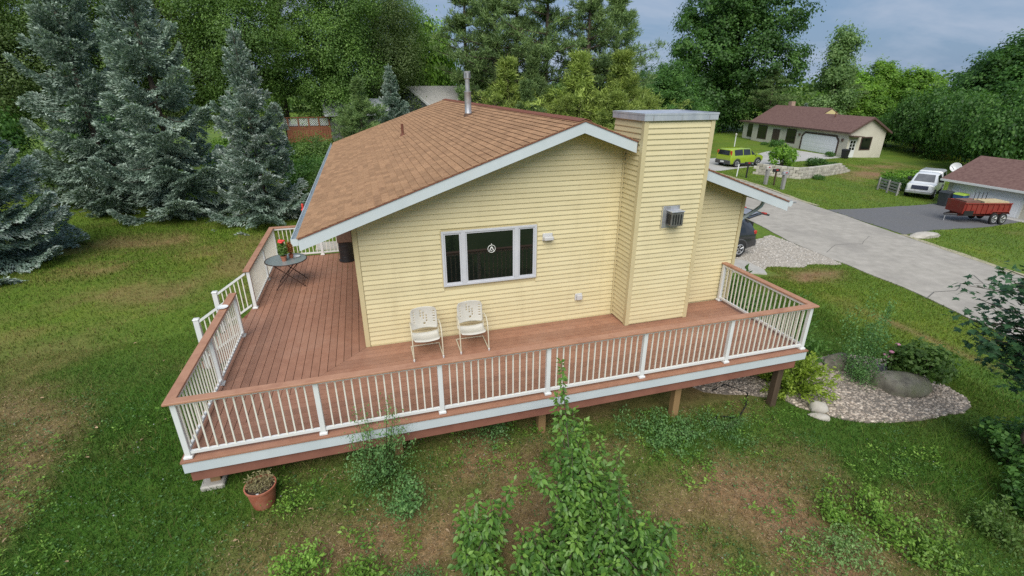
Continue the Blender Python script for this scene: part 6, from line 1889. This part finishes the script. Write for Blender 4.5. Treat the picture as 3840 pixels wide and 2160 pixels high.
def wall_rect(parent, u0, u1, z0, z1, w0, w1, m, name): return box_obj(name, u0, u1, w0, w1, z0, z1, m, parent)
# garage door with panels
g1, g2, gh = 1.506, 7.498, 2.149
gd = wall_rect(rh, -g2 + .0, -g1, -.02, gh, -.015, -.001, m_gdoor, 'garage_door')
for rrow in range(4):
    for c in range(8):
        wu = (g2 - g1 - .1) / 8
        u0 = -g2 + .05 + c * wu
        wall_rect(gd, u0 + .05, u0 + wu - .05, .05 + rrow * .53 + .05, .05 + rrow * .53 + .44, -.024, -.0155, m_gdoor, 'panel')
fr_ = MB()
fr_.prism([(-g2 - .22, -.02), (-g2, -.02), (-g2, gh - .42), (-g2 + .42, gh), (-g1 - .42, gh), (-g1, gh - .42), (-g1, -.02), (-g1 + .22, -.02), (-g1 + .22, gh - .3), (-g1 - .3, gh + .2), (-g2 + .3, gh + .2), (-g2 - .22, gh - .3)], 1, -.05, -.0255)
fr_.build('door_frame', m_wtrim, rh)
def window(parent, u0, u1, z0, z1, n=2, face='front', d=0.):
    if face == 'front':
        w = wall_rect(parent, u0 - .1, u1 + .1, z0 - .1, z1 + .1, -.03, -.001, m_wtrim, 'window')
        for i in range(n):
            a = u0 + (u1 - u0) * i / n; wall_rect(w, a + .03, a + (u1 - u0) / n - .03, z0 + .03, z1 - .03, -.036, -.0305, m_glass_dark, 'pane')
    else:
        w = box_obj('window', .001, .03, u0 - .1, u1 + .1, z0 - .1, z1 + .1, m_wtrim, parent)
        for i in range(n):
            a = u0 + (u1 - u0) * i / n; box_obj('pane', .0305, .036, a + .03, a + (u1 - u0) / n - .03, z0 + .03, z1 - .03, m_glass_dark, w)
window(rh, -10.6, -8.9, .75, 2.35, 3)
window(rh, -16.9, -15.0, .7, 2.4, 2)
window(rh, 1.75, 3.0, .9, 2.2, 1, 'side')
wall_rect(rh, -13.6, -12.1, -.05, 2.2, -.03, -.001, m_wtrim, 'door')
sd_ = box_obj('door', .001, .03, .25, 1.1, -.02, 2.0, m_white, rh)
for i in range(2):
    for j in range(3): box_obj('pane', .0305, .036, .32 + i * .37, .62 + i * .37, .85 + j * .36, 1.15 + j * .36, m_glass_dark, sd_)
MB().prism([(-.1, 2.35), (1.3, 2.35), (1.3, 2.42), (-.1, 2.5)], 0, .002, .8).build('porch_roof', m_bfas, rh)
for u in (-8.1, -.8):
    box_obj('wall_lamp', u - .1, u + .1, -.16, -.001, 1.75, 2.05, m_bfas, rh)
# entry wing at the left end
box_obj('wing', -LT - 3.6, -LT - .002, .8, 6, -.6, 2.6, m_stucco, rh)
box_obj('wing_roof', -LT - 4.0, -LT - .42, .2, 6.3, 2.602, 2.8, m_bfas, rh)
w_ = box_obj('window', -LT - 2.4, -LT - .6, .77, .799, .5, 2.4, m_wtrim, rh)
box_obj('pane', -LT - 2.3, -LT - 1.52, .76, .7695, .6, 2.3, m_glass_dark, w_); box_obj('pane', -LT - 1.48, -LT - .7, .76, .7695, .6, 2.3, m_glass_dark, w_)
box_obj('front_step', -14.2, -11.6, -1.5, -.05, -.4, .12, m_concrete, rh)
box_obj('front_step', -14.0, -11.8, -1.9, -1.501, -.4, -.02, m_concrete, rh)
MB().tube([(-5, DG / 2 - .5, hrG - .3), (-5, DG / 2 - .5, hrG + .35)], .06, 8).build('roof_vent', m_rust, rh)
MB().box(-16.6, -15.9, DM / 2 + .3, DM / 2 + .9, hrM - .6, hrM + .55).build('chimney', mat('brick_chimney', [(.30, .19, .14), (.42, .31, .24)], scale=8, rough=.9), rh)

# retaining wall of blocks, its two runs
m_rblock = mat('retaining_block', [(.33, .31, .26), (.47, .44, .38)], scale=3, rough=.95, bump=.5, bscale=12, var='obj', vstr=.22)
rw = thing('retaining_wall', 'low curved retaining wall of pale blocks across the street', 'wall', (36.6, 24.9, hz(36.6, 24.9)))
bl_me = MB().box(-.235, .235, -.16, .16, .0, .245).mesh('block', m_rblock, bevel=.025)
path = [np.array(p) for p in ((33.9, 27.3), (35.2, 25.6), (36.5, 24.75), (38.2, 25.2), (41.5, 26.4), (44.5, 27.5), (46.5, 28.3))]
seg = [np.linalg.norm(path[i + 1] - path[i]) for i in range(len(path) - 1)]; tot = sum(seg)
def along(s):
    for i, l in enumerate(seg):
        if s <= l or i == len(seg) - 1: d = (path[i + 1] - path[i]) / l; return path[i] + d * min(s, l * 1.2), d
        s -= l
for c in range(4):
    s = .25 + (.24 if c % 2 else 0)
    while s < tot - (.8 * c):
        p, d = along(s)
        link('block', bl_me, rw, (p[0] - 36.6 + R.uniform(-.02, .02) - d[1] * .03 * c, p[1] - 24.9 + R.uniform(-.02, .02) + d[0] * .03 * c, hz(p[0], p[1]) - hz(36.6, 24.9) - .05 + c * .25), (0, 0, atan2(d[1], d[0]) + R.uniform(-.05, .05)))
        s += .485
# mail boxes along the kerb
def mailbox(x, y, label, post_m, box_m, h=1.05, stone=False):
    t = thing('mailbox', label, 'mailbox', (x, y, hz(x, y)), R.uniform(-.2, .2), None)
    w = .11 if stone else .05
    box_obj('post', -w, w, -w, w, -.2, h, post_m, t, bevel=.01)
    b = MB(); pr = [(-.11, 0), (.11, 0), (.11, .13)] + [(.11 * cos(a * pi / 8), .13 + .11 * sin(a * pi / 8)) for a in range(1, 8)] + [(-.11, .13)]
    b.prism([(p[0], p[1] + h + .002) for p in pr], 0, -.28, .24); b.build('box', box_m, t, smooth=40)
    box_obj('flag', -.1, .08, -.125, -.1125, h + .12, h + .2, m_lampred, t)
mailbox(31.4, 25.2, 'black mailbox on a dark post nearest the lime green car', m_dark, m_dark, 1.1)
mailbox(30.75, 22.3, 'mailbox on a thick grey stone post, second from the lime car', m_block, m_concrete, 1.2, True)
mailbox(31.2, 21.9, 'dark mailbox on a thin post between the two grey posts', m_wood_dark, m_dark, 1.05)
mailbox(30.7, 20.5, 'mailbox on a grey post nearest the yellow house', m_block, m_galv, 1.1, True)
mk = thing('marker_post', 'leaning white marker post beside the black mailbox', 'post', (31.0, 25.9, hz(31, 25.9)), 0)
MB().tube([(0, 0, -.1), (.1, .05, 1.05)], .05, 6).build('stake', m_white, mk)
lp = thing('lamp_post', 'short white post on the lawn left of the front walk', 'post', (46.5, 45.0, hz(46.5, 45)), 0)
MB().tube([(0, 0, -.1), (0, 0, 1.5)], .06, 8).build('shaft', m_white, lp); MB().lathe([(.06, 1.5), (.12, 1.55), (.12, 1.75), (0, 1.85)], 10).build('lamp', m_concrete, lp)

# ------------------------------------------------------------------ garage building at the right edge
gb = thing('garage', 'low brown roofed garage with a white door at the right edge', 'garage', (40.0, 10.0, hz(40, 12)))
zg_ = hz(40, 12)
EZ = -1.08 - zg_; RZ = .33 - zg_
MB().prism([(0, -.5), (5.6, -.5), (5.6, EZ + .0), (2.8, RZ - .12), (0, EZ)], 1, -6, 5.2).build('wall', m_stucco, gb)
rf = MB().prism([(-.5, EZ - .03), (2.75, RZ), (6.1, EZ - .06), (6.1, EZ - .16), (2.75, RZ - .11), (-.5, EZ - .13)], 1, -7, 5.5).build('roof', m_broof, gb)
MB().box(-.56, -.502, -7, 5.5, EZ - .17, EZ - .03).build('gutter', m_white, gb)
gd2 = box_obj('garage_door', -.03, -.001, .8, 4.75, .0, EZ - .18, m_gdoor, gb)
for rrow in range(4):
    for c in range(6):
        y0 = .85 + c * .645; z0 = .04 + rrow * (EZ - .26) / 4
        box_obj('panel', -.038, -.0305, y0 + .04, y0 + .60, z0 + .03, z0 + (EZ - .26) / 4 - .03, m_gdoor, gd2)
for y0, y1 in ((.68, .799), (4.751, 4.87)): box_obj('door_frame', -.04, -.001, y0, y1, 0, EZ - .1, m_white, gb)
sdsh = thing('satellite_dish', 'round white satellite dish at the corner of the garage roof', 'satellite dish', (41.0, 15.75, -1.15))
b = MB(); b.lathe([(0, .0), (.16, .016), (.28, .055), (.33, .086), (.32, .094), (.27, .066), (0, .016)], 24, cap=False)
Mx = Matrix.Rotation(radians(31), 4, 'Z') @ Matrix.Rotation(radians(-72), 4, 'Y')
b.v = [tuple(Mx @ Vector(p) + Vector((.0, 0, .68))) for p in b.v]; b.build('dish', m_white, sdsh, smooth=50)
MB().tube([(.25, -.25, -.1), (.15, -.1, .4), (.05, 0, .66)], .035, 6).build('mast', m_dark, sdsh)
MB().tube([(.0, 0, .5), (-.45, 0, .78)], .015, 5).build('feed_arm', m_dark, sdsh)
# fence panel by the pickup
fp = thing('fence', 'short weathered rail fence left of the white pickup', 'fence', (39.9, 19.3, hz(39.9, 19.3)), 1.2)
for i in range(3): box_obj('post', -1.2 + i * 1.2 - .05, -1.2 + i * 1.2 + .05, -.05, .05, -.1, 1.0, m_block, fp)
for i in range(4): box_obj('slat', -1.3, 1.3, -.075, -.051, .15 + i * .22, .27 + i * .22, m_block, fp)

# ------------------------------------------------------------------ grey house and lattice deck behind the roof
m_grey = mat('grey_siding', [(.40, .44, .52), (.46, .50, .58)], scale=2, rough=.6, stretch=(1, 1, 14), bump=.1)
m_groof = mat('grey_roof', [(.30, .29, .27), (.42, .41, .38)], scale=7, rough=.92, bump=.4, bscale=20)
A = np.array([5.34, 40.11]); rd = np.array([.93, .367]); rd /= np.linalg.norm(rd)
gh_ = thing('house', 'grey blue gabled house with grey roof partly hidden behind the yellow house', 'house', (A[0], A[1], 0), atan2(rd[1], rd[0]))
MB().prism([(-4.2, -1.8), (4.2, -1.8), (4.2, 3.2), (0, 4.75), (-4.2, 3.2)], 0, 0, 6.0).build('wall', m_grey, gh_)
rg = MB().prism([(-4.6, 3.16), (0, 4.93), (4.6, 3.16), (4.6, 3.04), (0, 4.79), (-4.6, 3.04)], 0, -.35, 6.3).build('roof', m_groof, gh_)
for s in (-1, 1): MB().prism([(s * 4.6, 3.15), (s * .002, 4.91), (s * .002, 4.68), (s * 4.6, 2.92)], 0, -.40, -.352).build('rake_board', m_white, gh_)
for k in range(30):
    z = -1.0 + k * .19
    hw = 4.2 if z < 3.2 else max(.1, (4.75 - z) / 1.55 * 4.2 - .1)
    box_obj('siding_board', -.022, -.001, -hw, hw, z, z + .012, m_grey, gh_)
# shed like low white roofs beyond
gs = thing('shed', 'low white roofed shed glimpsed through the pines left of the grey house', 'shed', (.2, 34.6, hz(.2, 34.6)), .15)
zz0 = hz(.2, 34.6)
box_obj('wall', -2.2, 2.2, -1.4, 1.4, -.3, 4.0, mat('shed_wall', [(.10, .10, .11), (.16, .16, .17)], scale=3, rough=.8), gs)
MB().prism([(-1.9, 3.9), (0, 5.0), (1.9, 3.9), (1.9, 3.8), (-1.9, 3.8)], 0, -2.6, 2.6).build('roof', mat('pale_metal_roof', [(.5, .52, .54), (.62, .64, .66)], scale=3, rough=.5), gs)
ld_ = thing('lattice_deck', 'red brown raised deck with white lattice behind the slender spruce', 'deck', (-2.9, 33.4, 0), .02)
m_redwood = mat('redwood_stain', [(.22, .075, .035), (.30, .11, .055)], scale=4, rough=.7)
box_obj('platform', -2.1, 1.9, -.4, 2.5, 1.75, 2.05, m_redwood, ld_)
for i in range(6): box_obj('post', -2.0 + i * .74, -1.9 + i * .74, -.42, -.32, -1.2, 2.75, m_redwood, ld_)
for i in range(20): box_obj('plank', -2.1 + i * .2, -1.92 + i * .2, -.44, -.425, .9, 1.74, m_redwood, ld_)
lt = MB()
for i in range(26):
    x = -2.0 + i * .15
    for s in (-1, 1):
        a = Vector((x, -.35 - .012 * s, 2.1)); b_ = Vector((x + s * .55, -.35 - .012 * s, 2.65))
        n = (b_ - a).normalized(); sd3 = Vector((-n.z, 0, n.x)) * .022
        lt.add([a - sd3, a + sd3, b_ + sd3, b_ - sd3, a - sd3 + Vector((0, .012, 0)), a + sd3 + Vector((0, .012, 0)), b_ + sd3 + Vector((0, .012, 0)), b_ - sd3 + Vector((0, .012, 0))], [(0, 1, 2, 3), (7, 6, 5, 4), (1, 0, 4, 5), (2, 1, 5, 6), (3, 2, 6, 7), (0, 3, 7, 4)])
lt.build('lattice', m_white, ld_)
box_obj('handrail', -2.15, 2.0, -.45, -.3, 2.68, 2.74, m_redwood, ld_)
